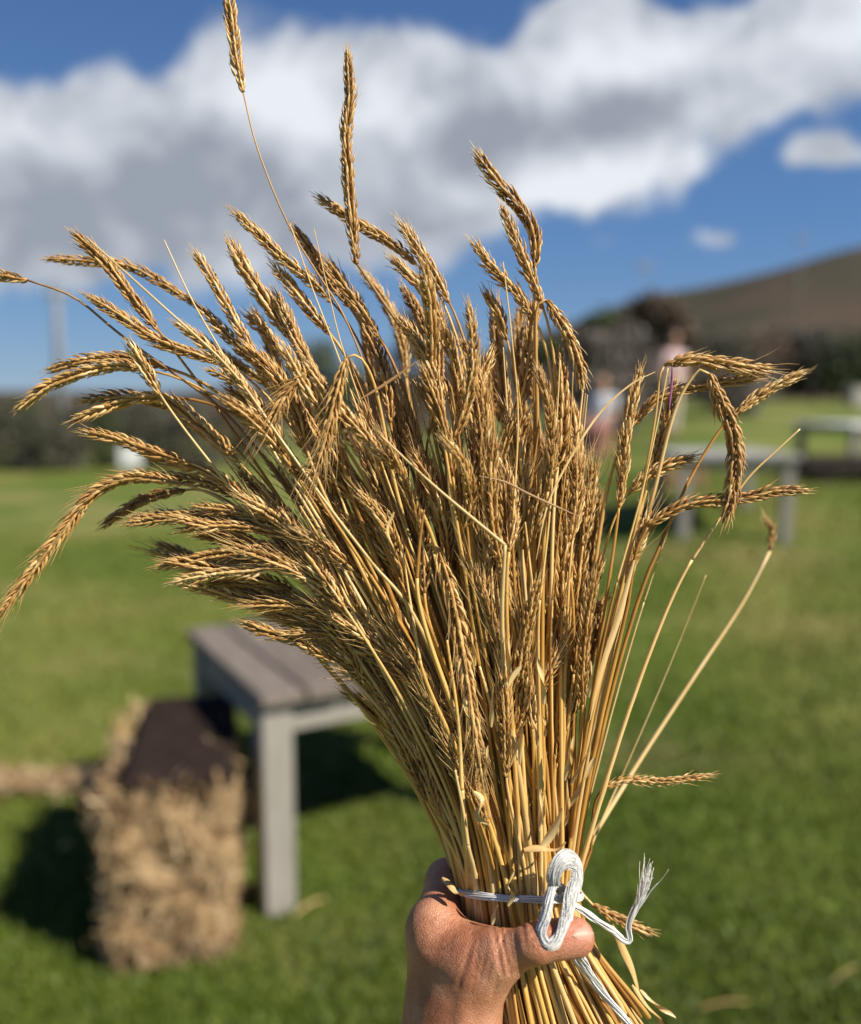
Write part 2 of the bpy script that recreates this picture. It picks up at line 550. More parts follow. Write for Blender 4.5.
M_CREAM = mat_noise('cream_cloth', [(0.3, (0.48, 0.42, 0.33)), (0.7, (0.56, 0.50, 0.40))], 10, 3, 0.85, 0.2, 0.004)
M_SHIRT = mat_noise('white_cloth', [(0.3, (0.52, 0.53, 0.56)), (0.7, (0.62, 0.63, 0.66))], 10, 3, 0.85, 0.2, 0.004)
M_RED = mat_noise('red_cloth', [(0.3, (0.27, 0.12, 0.11)), (0.7, (0.33, 0.16, 0.14))], 10, 3, 0.85, 0.2, 0.004)
M_HAIR = mat_noise('dark_hair', [(0.3, (0.02, 0.013, 0.01)), (0.7, (0.05, 0.03, 0.02))], 40, 4, 0.6, 0.3, 0.004)
M_SKINFAR = mat_noise('far_skin', [(0.3, (0.42, 0.24, 0.16)), (0.7, (0.50, 0.30, 0.21))], 20, 3, 0.6, 0, 0)


_t = M_TWINE.node_tree
_tr = _t.nodes.new('ShaderNodeBsdfTranslucent'); _tr.inputs[0].default_value = (.8, .79, .76, 1)
_mx = _t.nodes.new('ShaderNodeMixShader'); _mx.inputs[0].default_value = .18
_out = [n_ for n_ in _t.nodes if n_.type == 'OUTPUT_MATERIAL'][0]
_t.links.new(_t.nodes['Principled BSDF'].outputs[0], _mx.inputs[1]); _t.links.new(_tr.outputs[0], _mx.inputs[2]); _t.links.new(_mx.outputs[0], _out.inputs[0])


# ------------------------------------------------------------------ ground
def sstep(a, b, x):
    t = np.clip((np.asarray(x, float) - a) / (b - a), 0, 1)
    return t * t * (3 - 2 * t)


def ground_z(x, y):
    x = np.asarray(x, float); y = np.asarray(y, float)
    a = x / np.maximum(y, 1.0)
    s = sstep(-0.04, 0.30, a)
    rise = np.interp(y, [0, 3.5, 6, 8.5, 11, 14, 20, 30, 60], [0, 0, .10, .40, .76, 1.10, 1.42, 1.70, 1.95])
    return s * rise + 0.012 * np.sin(x * 1.7 + 1) * np.cos(y * 1.3) * sstep(2, 6, y)


def ground_hit(px, py):
    d = P(px, py, 1.0) - EYE
    lo, hi = 0.3, 200.0
    for k in range(4000):
        t = 0.3 * (1.0 + 0.003) ** k
        q = EYE + d * t
        if q[2] <= ground_z(q[0], q[1]): return q
    return EYE + d * 100


def grid_mesh(xs, ys, zf):
    X, Y = np.meshgrid(xs, ys)
    V = np.stack([X, Y, zf(X, Y)], -1).reshape(-1, 3)
    nx, ny = len(xs), len(ys)
    i = np.arange(ny - 1)[:, None] * nx; j = np.arange(nx - 1)[None, :]
    F = np.stack([i + j, i + j + 1, i + nx + j + 1, i + nx + j], -1).reshape(-1, 4)
    return V, F


def spaced(a, b, n, p=2.2):
    t = np.linspace(-1, 1, n)
    return np.where(t < 0, -a * np.abs(t) ** p, b * np.abs(t) ** p) if a > 0 else np.sign(t) * b * np.abs(t) ** p


V, F = grid_mesh(spaced(900, 900, 161, 3.2), spaced(300, 1600, 181, 3.4) + 4, ground_z)
tag(build('lawn_ground', V, F, M_LAWN, smooth=True), kind='structure')

HA = [-1.5, -0.8, -0.5, -0.3, 0.0, 0.08, 0.15, 0.22, 0.30, 0.365, 0.435, 0.505, 0.62, 0.9, 1.4]
HE = [0.020, 0.018, 0.012, 0.010, 0.036, 0.062, 0.086, 0.106, 0.124, 0.144, 0.162, 0.180, 0.205, 0.23, 0.18]


def hill_z(X, Y):
    e = np.interp(X / np.maximum(Y, 1), HA, HE)
    f = np.clip((Y - 62) / 198, 0, 1) ** 1.15 * np.clip(1.35 - np.maximum(Y - 260, 0) / 500, 0.3, 1)
    w = 1 + 0.03 * np.sin(X * 0.045 + Y * 0.02) + 0.02 * np.sin(X * 0.11 - Y * 0.07)
    return e * 260 * f * w + 1.65 * f + 1.2 * sstep(60, 70, Y) - 0.0


V, F = grid_mesh(np.linspace(-600, 620, 170), np.concatenate([np.linspace(60, 270, 60), np.linspace(285, 560, 16)]), hill_z)
tag(build('hills', V, F, M_HILL, smooth=True), kind='structure')

# grass blades over the near lawn: one uncountable mass
nb = 150000
yy = 1.9 + (rng.random(nb) ** 1.7) * 9.5
xx = (rng.random(nb) * 2 - 1) * (0.62 * yy + 0.5)
zz = ground_z(xx, yy)
hh = rng.uniform(0.018, 0.05, nb) * (1 + 0.25 * np.sin(xx * 3.1) * np.cos(yy * 2.3))
an = rng.random(nb) * 2 * np.pi
wd = rng.uniform(0.0025, 0.0048, nb) * (0.8 + yy * 0.12)
lean = rng.normal(0, 0.5, (nb, 2)) * hh[:, None]
base = np.stack([xx, yy, zz - 0.003], 1)
sd = np.stack([np.cos(an), np.sin(an), 0 * an], 1) * wd[:, None]
mid = base + np.concatenate([lean * 0.35, (hh * 0.6)[:, None]], 1)
top = base + np.concatenate([lean, hh[:, None]], 1)
Vb = np.stack([base - sd, base + sd, mid + sd * .75, mid - sd * .75, top], 1).reshape(-1, 3)
k5 = np.arange(nb)[:, None] * 5
patch = np.clip(0.50 + 0.42 * np.sin(xx * 1.3 + 2 * np.sin(yy * .7)) * np.sin(yy * 1.1 + 1) + 0.30 * sstep(3.0, 6, yy) + rng.normal(0, .22, nb), 0, 1)
tag(build('grass', Vb, [k5 + np.array([[0, 1, 2, 3]]), k5 + np.array([[3, 2, 4]])], M_BLADE, attr=np.repeat(patch, 5)),
    'short green lawn grass with paler worn patches', 'grass', kind='stuff')

# ------------------------------------------------------------------ weathered table
ga, gb = ground_hit(283, 905), None
A = np.array([-.522, 2.56])
front_dir = unit(np.array([.871, .491]))
side_dir = np.array([-front_dir[1], front_dir[0]])
TH, TW, TD = 0.755, 1.22, 0.95
tang = math.atan2(front_dir[1], front_dir[0])
table = thing('wooden_table', 'weathered grey plank table standing on the lawn beside the straw bale', 'table', (A[0], A[1], 0), tang)
mb = MB()
npl = 8
for i in range(npl):
    x0 = i * (TW / npl)
    mb.box((x0 + 0.004, rng.normal(0, .004), TH - 0.04 + rng.normal(0, .0015)), (x0 + TW / npl - 0.004, TD + rng.normal(0, .004), TH + rng.normal(0, .002)), 0.006, t=float(rng.random()))
mb.obj('tabletop', M_WOOD, table, attr=True)
mb = MB()
mb.box((0.122, 0.062, TH - 0.15), (TW - 0.122, 0.087, TH - 0.045), .003, t=.6)
mb.box((0.122, TD - 0.087, TH - 0.15), (TW - 0.122, TD - 0.062, TH - 0.045), .003, t=.6)
mb.box((0.032, 0.142, TH - 0.15), (0.057, TD - 0.142, TH - 0.045), .003, t=.2)
mb.box((TW - 0.057, 0.142, TH - 0.15), (TW - 0.032, TD - 0.142, TH - 0.045), .003, t=.5)
mb.obj('apron', M_LEGWOOD, table, attr=True)
for (lx, ly) in ((0.015, 0.045), (TW - 0.12, 0.045), (0.015, TD - 0.14), (TW - 0.12, TD - 0.14)):
    mb = MB().box((lx, ly, -0.01), (lx + 0.105, ly + 0.095, TH - 0.043), .006)
    mb.obj('leg', M_LEGWOOD, table)

# ------------------------------------------------------------------ straw bale with a thin dark layer on top


def straw_strips(n, pos, nrm, lmin, lmax, w, spread=0.5, lift=0.12):
    """n flat straws lying on points pos with normals nrm"""
    t = unit(np.cross(nrm, rng.normal(0, 1, (n, 3))))
    t = unit(t + nrm * rng.normal(lift, spread, (n, 1)))
    s = unit(np.cross(t, nrm + rng.normal(0, .6, (n, 3)))) * (w * rng.uniform(.6, 1.3, (n, 1)))
    L = rng.uniform(lmin, lmax, (n, 1))
    bend = nrm * rng.normal(0, .12, (n, 1)) * L
    a, b, c = pos - t * L / 2, pos + bend, pos + t * L / 2
    V = np.stack([a - s, a + s, b - s, b + s, c - s, c + s], 1).reshape(-1, 3)
    k = np.arange(n)[:, None] * 6
    F = np.concatenate([k + np.array([[0, 1, 3, 2]]), k + np.array([[2, 3, 5, 4]])])
    return V, F, np.repeat(np.clip(rng.normal(.55, .3, n), 0, 1), 6)


def rough_block(sx, sy, sz, res, amp, seed=0, rnd=0.05):
    """closed rounded block with lumpy surface centred on x, base at z=0"""
    r = np.random.default_rng(seed)
    mbk = MB()
    for ax in range(3):
        o1, o2 = [(1, 2), (2, 0), (0, 1)][ax]
        S = (sx, sy, sz)
        n1, n2 = max(2, int(S[o1] / res)), max(2, int(S[o2] / res))
        for sd_ in (0, 1):
            a, b = np.meshgrid(np.linspace(0, 1, n1 + 1), np.linspace(0, 1, n2 + 1))
            Vv = np.zeros(a.shape + (3,))
            Vv[..., ax] = sd_ * S[ax]; Vv[..., o1] = a * S[o1]; Vv[..., o2] = b * S[o2]
            Vv = Vv.reshape(-1, 3)
            i = np.arange(n2)[:, None] * (n1 + 1); j = np.arange(n1)[None, :]
            Fq = np.stack([i + j, i + j + 1, i + n1 + 1 + j + 1, i + n1 + 1 + j], -1).reshape(-1, 4)
            if not sd_: Fq = Fq[:, ::-1]
            mbk.add(Vv, Fq)
    V = np.concatenate(mbk.v); F = np.concatenate(mbk.f4)
    S = np.array([sx, sy, sz])
    q = np.clip(V, rnd, S - rnd)
    d = V - q
    dl = np.linalg.norm(d, axis=1, keepdims=True)
    V = q + d / np.maximum(dl, 1e-9) * np.minimum(dl, rnd)
    ph = r.random((7, 3)) * 6
    fr = r.uniform(6, 34, (7, 3))
    w = sum(np.sin(V @ fr[i] + ph[i, 0]) for i in range(7)) / 7
    N = unit(d)
    V = V + N * (w * amp)[:, None]
    V[:, :2] -= S[:2] / 2
    return V, F, N


bl = ground_hit(168, 968)
BW, BD, BH = 0.36, 0.74, 0.53
bale_loc = (bl[0] - 0.07, bl[1] + BD / 2 - 0.02, -0.01)
V, F, N_ = rough_block(BW, BD, BH, 0.02, 0.034, 3, .09)
mb = MB().add(V, F, np.clip(rng.normal(.35, .15, len(V)), 0, 1))
ii = rng.integers(0, len(V), 14000)
sv, sf, st_ = straw_strips(14000, V[ii] + rng.normal(0, .010, (14000, 3)), unit(N_[ii] + 1e-6), 0.03, 0.11, 0.0021, .5, .12)
keep = True
mb.add(sv, sf, st_)
nr = 700
q_ = rng.random(nr); e_ = rng.integers(0, 4, nr)
rim = np.stack([np.where(e_ < 2, (q_ - .5) * BW * .95, np.where(e_ == 2, -1, 1) * BW * .44), np.where(e_ < 2, np.where(e_ == 0, -1, 1) * BD * .47, (q_ - .5) * BD * .95), BH + rng.uniform(-.02, .045, nr)], 1)
rim[:, :2] += rng.normal(0, .02, (nr, 2))
sv, sf, st_ = straw_strips(nr, rim, np.tile([0, 0, 1.0], (nr, 1)), .03, .11, .003, .5, .3)
mb.add(sv, sf, st_)
bale = mb.obj('straw_bale', M_BALE, attr=True)
bale.location = bale_loc; bale.rotation_euler = (0, 0, R(12))
tag(bale, 'shaggy golden straw bale standing on the lawn at the end of the grey table', 'straw bale')
V, F, N_ = rough_block(BW * .90, BD * 1.0, 0.055, 0.025, 0.008, 5, 0.025)
layer_o = build('dark_layer', V + np.array([0.02, 0.0, 0]), F, M_DARK_LAYER, smooth=True)  # thin dark brown block resting on the bale top
layer_o.location = (bale_loc[0] + 0.02, bale_loc[1] + 0.015, BH + 0.0); layer_o.rotation_euler = (0, 0, R(12))
tag(layer_o, 'dark brown layer lying flat on top of the straw bale', 'cover')

# loose straw on the lawn
g0 = ground_hit(35, 792)
n = 2600
pp = np.stack([g0[0] - 0.55 + rng.normal(0, 0.55, n), g0[1] + rng.normal(0, 0.045, n), np.full(n, 0.03)], 1)
V, F, a_ = straw_strips(n, pp + np.array([0, 0, 1.0]) * rng.uniform(0, .05, (n, 1)), np.tile([0, 0, 1.0], (n, 1)), .05, .16, .003, .2)
tag(build('loose_straw', V, F, M_BALE, attr=a_), 'band of loose straw litter on the lawn behind the bale', 'straw', kind='stuff')
for (px, py, L, ang, lab, w) in ((310, 916, .13, 40, 'lone pale straw lying in the grass at the foot of the table leg', .009),
                                 (66, 856, .05, 10, 'dry orange brown leaf lying in the shade left of the bale', .020),
                                 (722, 1017, .16, 5, 'dry brown stem lying in the grass below the sheaf on the right', .0035),
                                 (845, 985, .14, 30, 'pale dead grass stalk lying in the lawn at the lower right corner', .0025)):
    g = ground_hit(px, py)
    d = np.array([math.cos(R(ang)), math.sin(R(ang)), 0.06])
    pth = spline([g + [0, 0, .03] - d * L / 2, g + [0, 0, .045], g + [0, 0, .035] + d * L / 2], 8)
    mbq = MB().tube(pth, w * np.array([.6, .9, 1, 1, 1, .9, .7, .4]), 6, flat=.3)
    tag(mbq.obj('straw_piece' if 'leaf' not in lab else 'fallen_leaf', M_PALE if 'pale' in lab else M_LEAF, smooth=True, attr=True), lab, 'straw' if 'leaf' not in lab else 'leaf')
# yellow tuft poking from the bale
V, F, a_ = straw_strips(60, np.array([bale_loc[0] - 0.21, bale_loc[1] + 0.13, BH - .005]) + rng.normal(0, .022, (60, 3)), np.tile([-.5, 0, .8], (60, 1)), .05, .10, .004, .6)
tag(build('straw_tuft', V, F, M_PALE, attr=a_), 'pale yellow straw tuft sticking out from the upper back corner of the bale', 'straw tuft')


# ------------------------------------------------------------------ background furniture
def far_table(px, py, w, d, h, label, rz, top_mat, leg_mat):
    g = ground_hit(px, py)
    t = thing('garden_table', label, 'table', tuple(g), rz)
    m1 = MB()
    for i in range(5):
        m1.box((-w / 2, -d / 2 + i * d / 5 + .004, h - .045), (w / 2, -d / 2 + (i + 1) * d / 5 - .004, h + float(rng.normal(0, .002))), .005, t=float(rng.random()))
    m1.obj('tabletop', top_mat, t, attr=True)
    for sx in (-1, 1):
        for sy in (-1, 1):
            cx_, cy_ = sx * (w / 2 - .10), sy * (d / 2 - .10)
            MB().box((cx_ - .05, cy_ - .05, -.12), (cx_ + .05, cy_ + .05, h - .047), .005).obj('leg', leg_mat, t)
    for sy in (-1, 1): MB().box((-w / 2 + .16, sy * (d / 2 - .07) - .015, h - .14), (w / 2 - .16, sy * (d / 2 - .07) + .015, h - .049), .003).obj('apron', leg_mat, t)
    return t


far_table(716, 524, 1.15, 1.5, .75, 'grey wooden table on the grassy slope, behind the right hand wheat ears', R(-4), M_STONE, M_LEGWOOD)
far_table(872, 468, 1.5, 1.6, .60, 'white topped table up the slope at the right edge, beyond the dark timber', R(3), M_WHITE, M_LEGWOOD)
g = ground_hit(840, 482)
t = thing('timber_bench', 'low dark timber bench right of the grey garden table', 'bench', tuple(g), R(-2))
mb = MB().box((-.5, -.16, .12), (1.45, .16, .33), .02); mb.obj('seat', M_DARKWOOD, t)
for x_ in (-.2, .45, 1.1): MB().box((x_ - .13, -.13, -.12), (x_ + .13, .13, .117), .015).obj('support', M_DARKWOOD, t)
g = ground_hit(690, 492)
V, F, N_ = rough_block(.5, .36, .30, 0.03, 0.02, 11)
mb = MB().add(V, F, .4)
ii = rng.integers(0, len(V), 1500)
sv, sf, st_ = straw_strips(1500, V[ii], unit(N_[ii] + 1e-6), .04, .12, .004, .3)
mb.add(sv, sf, st_)
b2 = mb.obj('straw_bale', M_BALE, attr=True); b2.location = (g[0], g[1] + .35, g[2] - .05)
tag(b2, 'small brown straw bale tucked under the grey garden table', 'straw bale')

# white box at the hedge, pole, wall
g = ground_hit(131, 478)
t = thing('meter_box', 'small white box on a post in front of the left hedge', 'box', tuple(g))
MB().box((-.22, -.12, .25), (.22, .12, .72), .02).obj('cabinet', M_WHITE, t)
MB().box((-.05, -.05, -.1), (.05, .05, .248), .005).obj('post', M_POLE, t)
t = thing('utility_pole', 'grey utility pole rising behind the left hedge', 'utility pole', (-21.2, 50.0, 0))
MB().tube(np.array([[0, 0, -.3], [0, 0, 4], [0, 0, 8.7]]), [.30, .27, .22], 10).obj('pole', M_POLE, t, smooth=True)
MB().box((-.7, -.08, 7.7), (.7, .08, 7.9), .01).obj('crossarm', M_POLE, t)
for k in (-.6, 0, .6):
    MB().tube(np.array([[k, 0, 7.905], [k, 0, 8.15]]), [.06, .05], 8).obj('insulator', M_WHITE, t, smooth=True)
for (px_, py_, dist, lab) in ((645, 268, 60.0, 'slim lamp post against the sky above the brown tree'), (802, 240, 75.0, 'slim lamp post on the hill flank at the far right')):
    top_ = EYE + (P(px_, py_, 1.0) - EYE) * dist
    z0 = float(ground_z(top_[0], top_[1]))
    if top_[1] > 62: z0 = float(hill_z(np.array(top_[0]), np.array(top_[1])))
    t = thing('lamp_post', lab, 'lamp post', (top_[0], top_[1], z0 - .2))
    H_ = top_[2] - z0
    MB().tube(np.array([[0, 0, 0], [0, 0, H_ / 2], [0, 0, H_ + .2]]), [.06, .05, .04], 8).obj('post', M_POLE, t, smooth=True)
    MB().box((-.55, -.15, H_ + .2), (.55, .15, H_ + .42), .05).obj('lamp_head', M_STONE, t)
gA = np.array([13.0, 27.0]); gB = np.array([30.0, 30.0])
t_ = np.linspace(0, 1, 12)
mb = MB()
for i in range(11):
    a = gA + (gB - gA) * t_[i]; b = gA + (gB - gA) * t_[i + 1]
    z = float(ground_z((a[0] + b[0]) / 2, (a[1] + b[1]) / 2))
    L = np.linalg.norm(b - a)
    mb.box((a[0], a[1] - .18, z - .3), (a[0] + L - .003, a[1] + .18, z + .55 + .03 * float(rng.random())), .03, math.atan2(b[1] - a[1], b[0] - a[0]), (a[0], a[1]))
tag(mb.obj('stone_wall', M_STONE), 'long low pale stone wall at the foot of the hill on the right', 'wall')


# ------------------------------------------------------------------ trees and shrubs
def crown_mesh(h0, h1, rad, n, lf, seed, squash=1.0):
    r = np.random.default_rng(seed)
    nc = 34
    cz = h0 + (h1 - h0) * r.random(nc) ** .9
    prof = np.sqrt(np.clip(1 - ((cz - h0) / (h1 - h0) * 1.7 - .7) ** 2, .08, 1))
    th = r.random(nc) * 6.283
    rr = rad * prof * np.sqrt(r.random(nc)) * .9
    cen = np.stack([rr * np.cos(th), rr * np.sin(th) * squash, cz], 1)
    cs = rad * r.uniform(.26, .48, nc)
    k = r.integers(0, nc, n)
    d = unit(r.normal(0, 1, (n, 3)))
    pos = cen[k] + d * (cs[k] * r.random(n) ** .4)[:, None] * np.array([1, 1, .8])
    pos[:, 2] = np.maximum(pos[:, 2], h0 * .6)
    a = unit(r.normal(0, 1, (n, 3))); b = unit(np.cross(a, r.normal(0, 1, (n, 3))))
    s = lf * r.uniform(.6, 1.4, (n, 1))
    Vt = np.stack([pos - a * s, pos + b * s * .45, pos + a * s, pos - b * s * .45], 1).reshape(-1, 3)
    Ft = np.arange(n)[:, None] * 4 + np.array([[0, 1, 2, 3]])
    tint = np.clip(r.random(nc)[k] * .6 + r.normal(.2, .18, n), 0, 1)
    return Vt, Ft, np.repeat(tint, 4)


def plant(name, label, cat, x, y, z, h, rad, mat, n=2600, lf=.10, seed=1, group=None, trunk_h=.3):
    t = thing(name, label, cat, (x, y, z), float(seed) * 1.3, group)
    Vt, Ft, a = crown_mesh(h * trunk_h, h, rad, n, lf, seed)
    build('crown', Vt, Ft, mat, t, attr=a)
    r = np.random.default_rng(seed)
    mb = MB()
    mb.tube(spline([[0, 0, -.3], [.03 * h, .02 * h, h * .3], [-.02 * h, 0, h * .62], [.02 * h, 0, h * .86]], 10), np.linspace(.045, .012, 10) * h, 7)
    for q in range(5):
        th = r.random() * 6.283; z0 = h * r.uniform(.2, .5)
        e = np.array([math.cos(th) * rad * .7, math.sin(th) * rad * .7, min(h * .9, z0 + h * r.uniform(.15, .4))])
        mb.tube(spline([[0, 0, z0], e * [.4, .4, 1] * .5 + [0, 0, z0 * .5], e], 6), np.linspace(.02, .006, 6) * h, 5)
    mb.obj('trunk', M_BARK, t, smooth=True)
    return t


def by_px(px, dist):
    q = EYE + (P(px, 405, 1.0) - EYE) * dist
    return q[0], q[1]


hedge_labels = ['dark green shrub at the far left end of the hedge', 'broad olive shrub right of the far left hedge shrub', 'dark rounded shrub below the utility pole',
                'olive shrub left of the small white box', 'dark shrub directly behind the small white box', 'low shrub right of the white box, mostly behind wheat ears',
                'brownish shrub hidden behind the upper left wheat ears']
for i, (px, dist, h, rad, mt) in enumerate(((-15, 22, 1.75, 1.2, M_TREE_OLIVE), (22, 23, 1.6, 1.1, M_TREE_GREEN), (58, 21.5, 1.5, 1.0, M_TREE_OLIVE), (95, 22.5, 1.6, 1.0, M_TREE_GREEN),
                                           (138, 23, 1.7, 1.1, M_TREE_OLIVE), (185, 22.5, 1.5, 1.1, M_TREE_OLIVE), (240, 24, 1.9, 1.2, M_TREE_BROWN))):
    x, y = by_px(px, dist)
    plant('hedge_shrub', hedge_labels[i], 'shrub', x, y, float(ground_z(x, y)), h, rad, mt, 2600, .07, 20 + i, 'shrubs of the left hedge', .08)
for i, (px, dist, h, rad, mt, lab, nm) in enumerate((
        (330, 38, 4.2, 2.0, M_TREE_GREEN, 'dark tree showing between the upper left wheat ears', 'tree'),
        (425, 40, 5.6, 2.2, M_TREE_BROWN, 'brown tree behind the top middle of the sheaf', 'tree'),
        (560, 34, 3.0, 1.9, M_TREE_GREEN, 'dark green tree just right of the sheaf top', 'tree'),
        (606, 30, 3.05, 1.7, M_TREE_GREEN, 'rounded green tree left of the brown leaved tree', 'tree'),
        (652, 24, 2.95, 1.25, M_TREE_BROWN, 'round brown leaved tree behind the person in pink', 'tree'),
        (700, 34, 2.5, 2.4, M_TREE_OLIVE, 'dark olive tree right of the brown leaved tree', 'tree'),
        (757, 36, 2.3, 2.5, M_TREE_BROWN, 'low brown tree at the hill foot above the long wheat ear', 'tree'),
        (812, 36, 2.5, 2.6, M_TREE_OLIVE, 'wide olive tree behind the pale stone wall', 'tree'),
        (868, 34, 2.3, 2.4, M_TREE_GREEN, 'dark tree at the right edge below the hill', 'tree'))):
    x, y = by_px(px, dist)
    plant('tree', lab, 'tree', x, y, float(ground_z(x, y)), h, rad, mt, 3600, .13, 40 + i, 'trees at the lawn edge', .18)
for i, (px, dist, h, rad, lab) in enumerate(((586, 17, 2.1, .9, 'grey brown bush close behind the right side of the sheaf'),
                                            (625, 17.5, 2.0, .85, 'grey brown bush between the two people'),
                                            (735, 20, 1.15, 1.0, 'low grey brown bush right of the person in pink'))):
    x, y = by_px(px, dist)
    plant('bush', lab, 'bush', x, y, float(ground_z(x, y)) - .1, h, rad, M_GREYBUSH, 2400, .07, 60 + i, 'bushes behind the people', .06)


# ------------------------------------------------------------------ implicit bodies (smooth union, surface nets)
def sdf_mesh(prims, h, k, extra=None):
    """prims: (a, b, ra, rb[, flatten]) tapered capsules; returns verts, quads"""
    pts = np.array([p for q in prims for p in (q[0], q[1])]); rm = max(max(q[2], q[3]) for q in prims)
    lo = pts.min(0) - rm - 3 * h - k; hi = pts.max(0) + rm + 3 * h + k
    nn = np.ceil((hi - lo) / h).astype(int) + 1
    G = np.stack(np.meshgrid(*[lo[i] + h * np.arange(nn[i]) for i in range(3)], indexing='ij'), -1).astype(np.float32)
    f = None
    for q in prims:
        a = np.array(q[0], np.float32); b = np.array(q[1], np.float32)
        ab = b - a
        m = float(ab @ ab)
        pa = G - a
        t = np.clip((pa @ ab) / max(m, 1e-12), 0, 1)
        d = np.linalg.norm(pa - t[..., None] * ab, axis=-1) - (q[2] + (q[3] - q[2]) * t)
        kk = q[4] if len(q) > 4 else k
        if f is None: f = d
        else:
            hh_ = np.clip(0.5 + 0.5 * (f - d) / kk, 0, 1)
            f = f + (d - f) * hh_ - kk * hh_ * (1 - hh_)
    if extra is not None: f = f + extra(G)
    return surface_nets(f, lo, h)


def surface_nets(f, lo, h):
    nx, ny, nz_ = f.shape
    s = f < 0
    corners = [(i, j, k) for i in (0, 1) for j in (0, 1) for k in (0, 1)]
    def cc(arr, c): return arr[c[0]:nx - 1 + c[0], c[1]:ny - 1 + c[1], c[2]:nz_ - 1 + c[2]]
    cnt = sum(cc(s, c).astype(np.int8) for c in corners)
    act = (cnt > 0) & (cnt < 8)
    idx = np.full(act.shape, -1, np.int64)
    cells = np.argwhere(act)
    idx[act] = np.arange(len(cells))
    acc = np.zeros((len(cells), 3)); num = np.zeros(len(cells))
    ci, cj, ck = cells.T
    for c0 in corners:
        for ax in range(3):
            if c0[ax]: continue
            c1 = list(c0); c1[ax] = 1
            f0 = f[ci + c0[0], cj + c0[1], ck + c0[2]]; f1 = f[ci + c1[0], cj + c1[1], ck + c1[2]]
            x = (f0 < 0) != (f1 < 0)
            t = np.where(x, f0 / np.where(x, f0 - f1, 1), 0)
            p = np.tile(np.array(c0, float), (len(cells), 1)); p[:, ax] = t
            acc[x] += p[x]; num[x] += 1
    V = lo + h * (cells + acc / np.maximum(num, 1)[:, None])
    Fs = []
    for ax in range(3):
        o1, o2 = [(1, 2), (2, 0), (0, 1)][ax]
        sl0 = [slice(1, None)] * 3; sl1 = [slice(1, None)] * 3
        sl0[ax] = slice(0, -1); sl1[ax] = slice(1, None)
        a = s[tuple(sl0)]; b = s[tuple(sl1)]
        for flip, msk in ((False, a & ~b), (True, ~a & b)):
            e = np.argwhere(msk)
            if not len(e): continue
            e[:, o1] += 1; e[:, o2] += 1
            def cell(d1, d2):
                q = e.copy(); q[:, o1] += d1; q[:, o2] += d2
                ok = (q >= 0).all(1) & (q[:, 0] < nx - 1) & (q[:, 1] < ny - 1) & (q[:, 2] < nz_ - 1)
                r = np.full(len(q), -1); r[ok] = idx[q[ok, 0], q[ok, 1], q[ok, 2]]
                return r
            quad = np.stack([cell(-1, -1), cell(0, -1), cell(0, 0), cell(-1, 0)], 1)
            quad = quad[(quad >= 0).all(1)]
            Fs.append(quad[:, ::-1] if flip else quad)
    return V, np.concatenate(Fs)


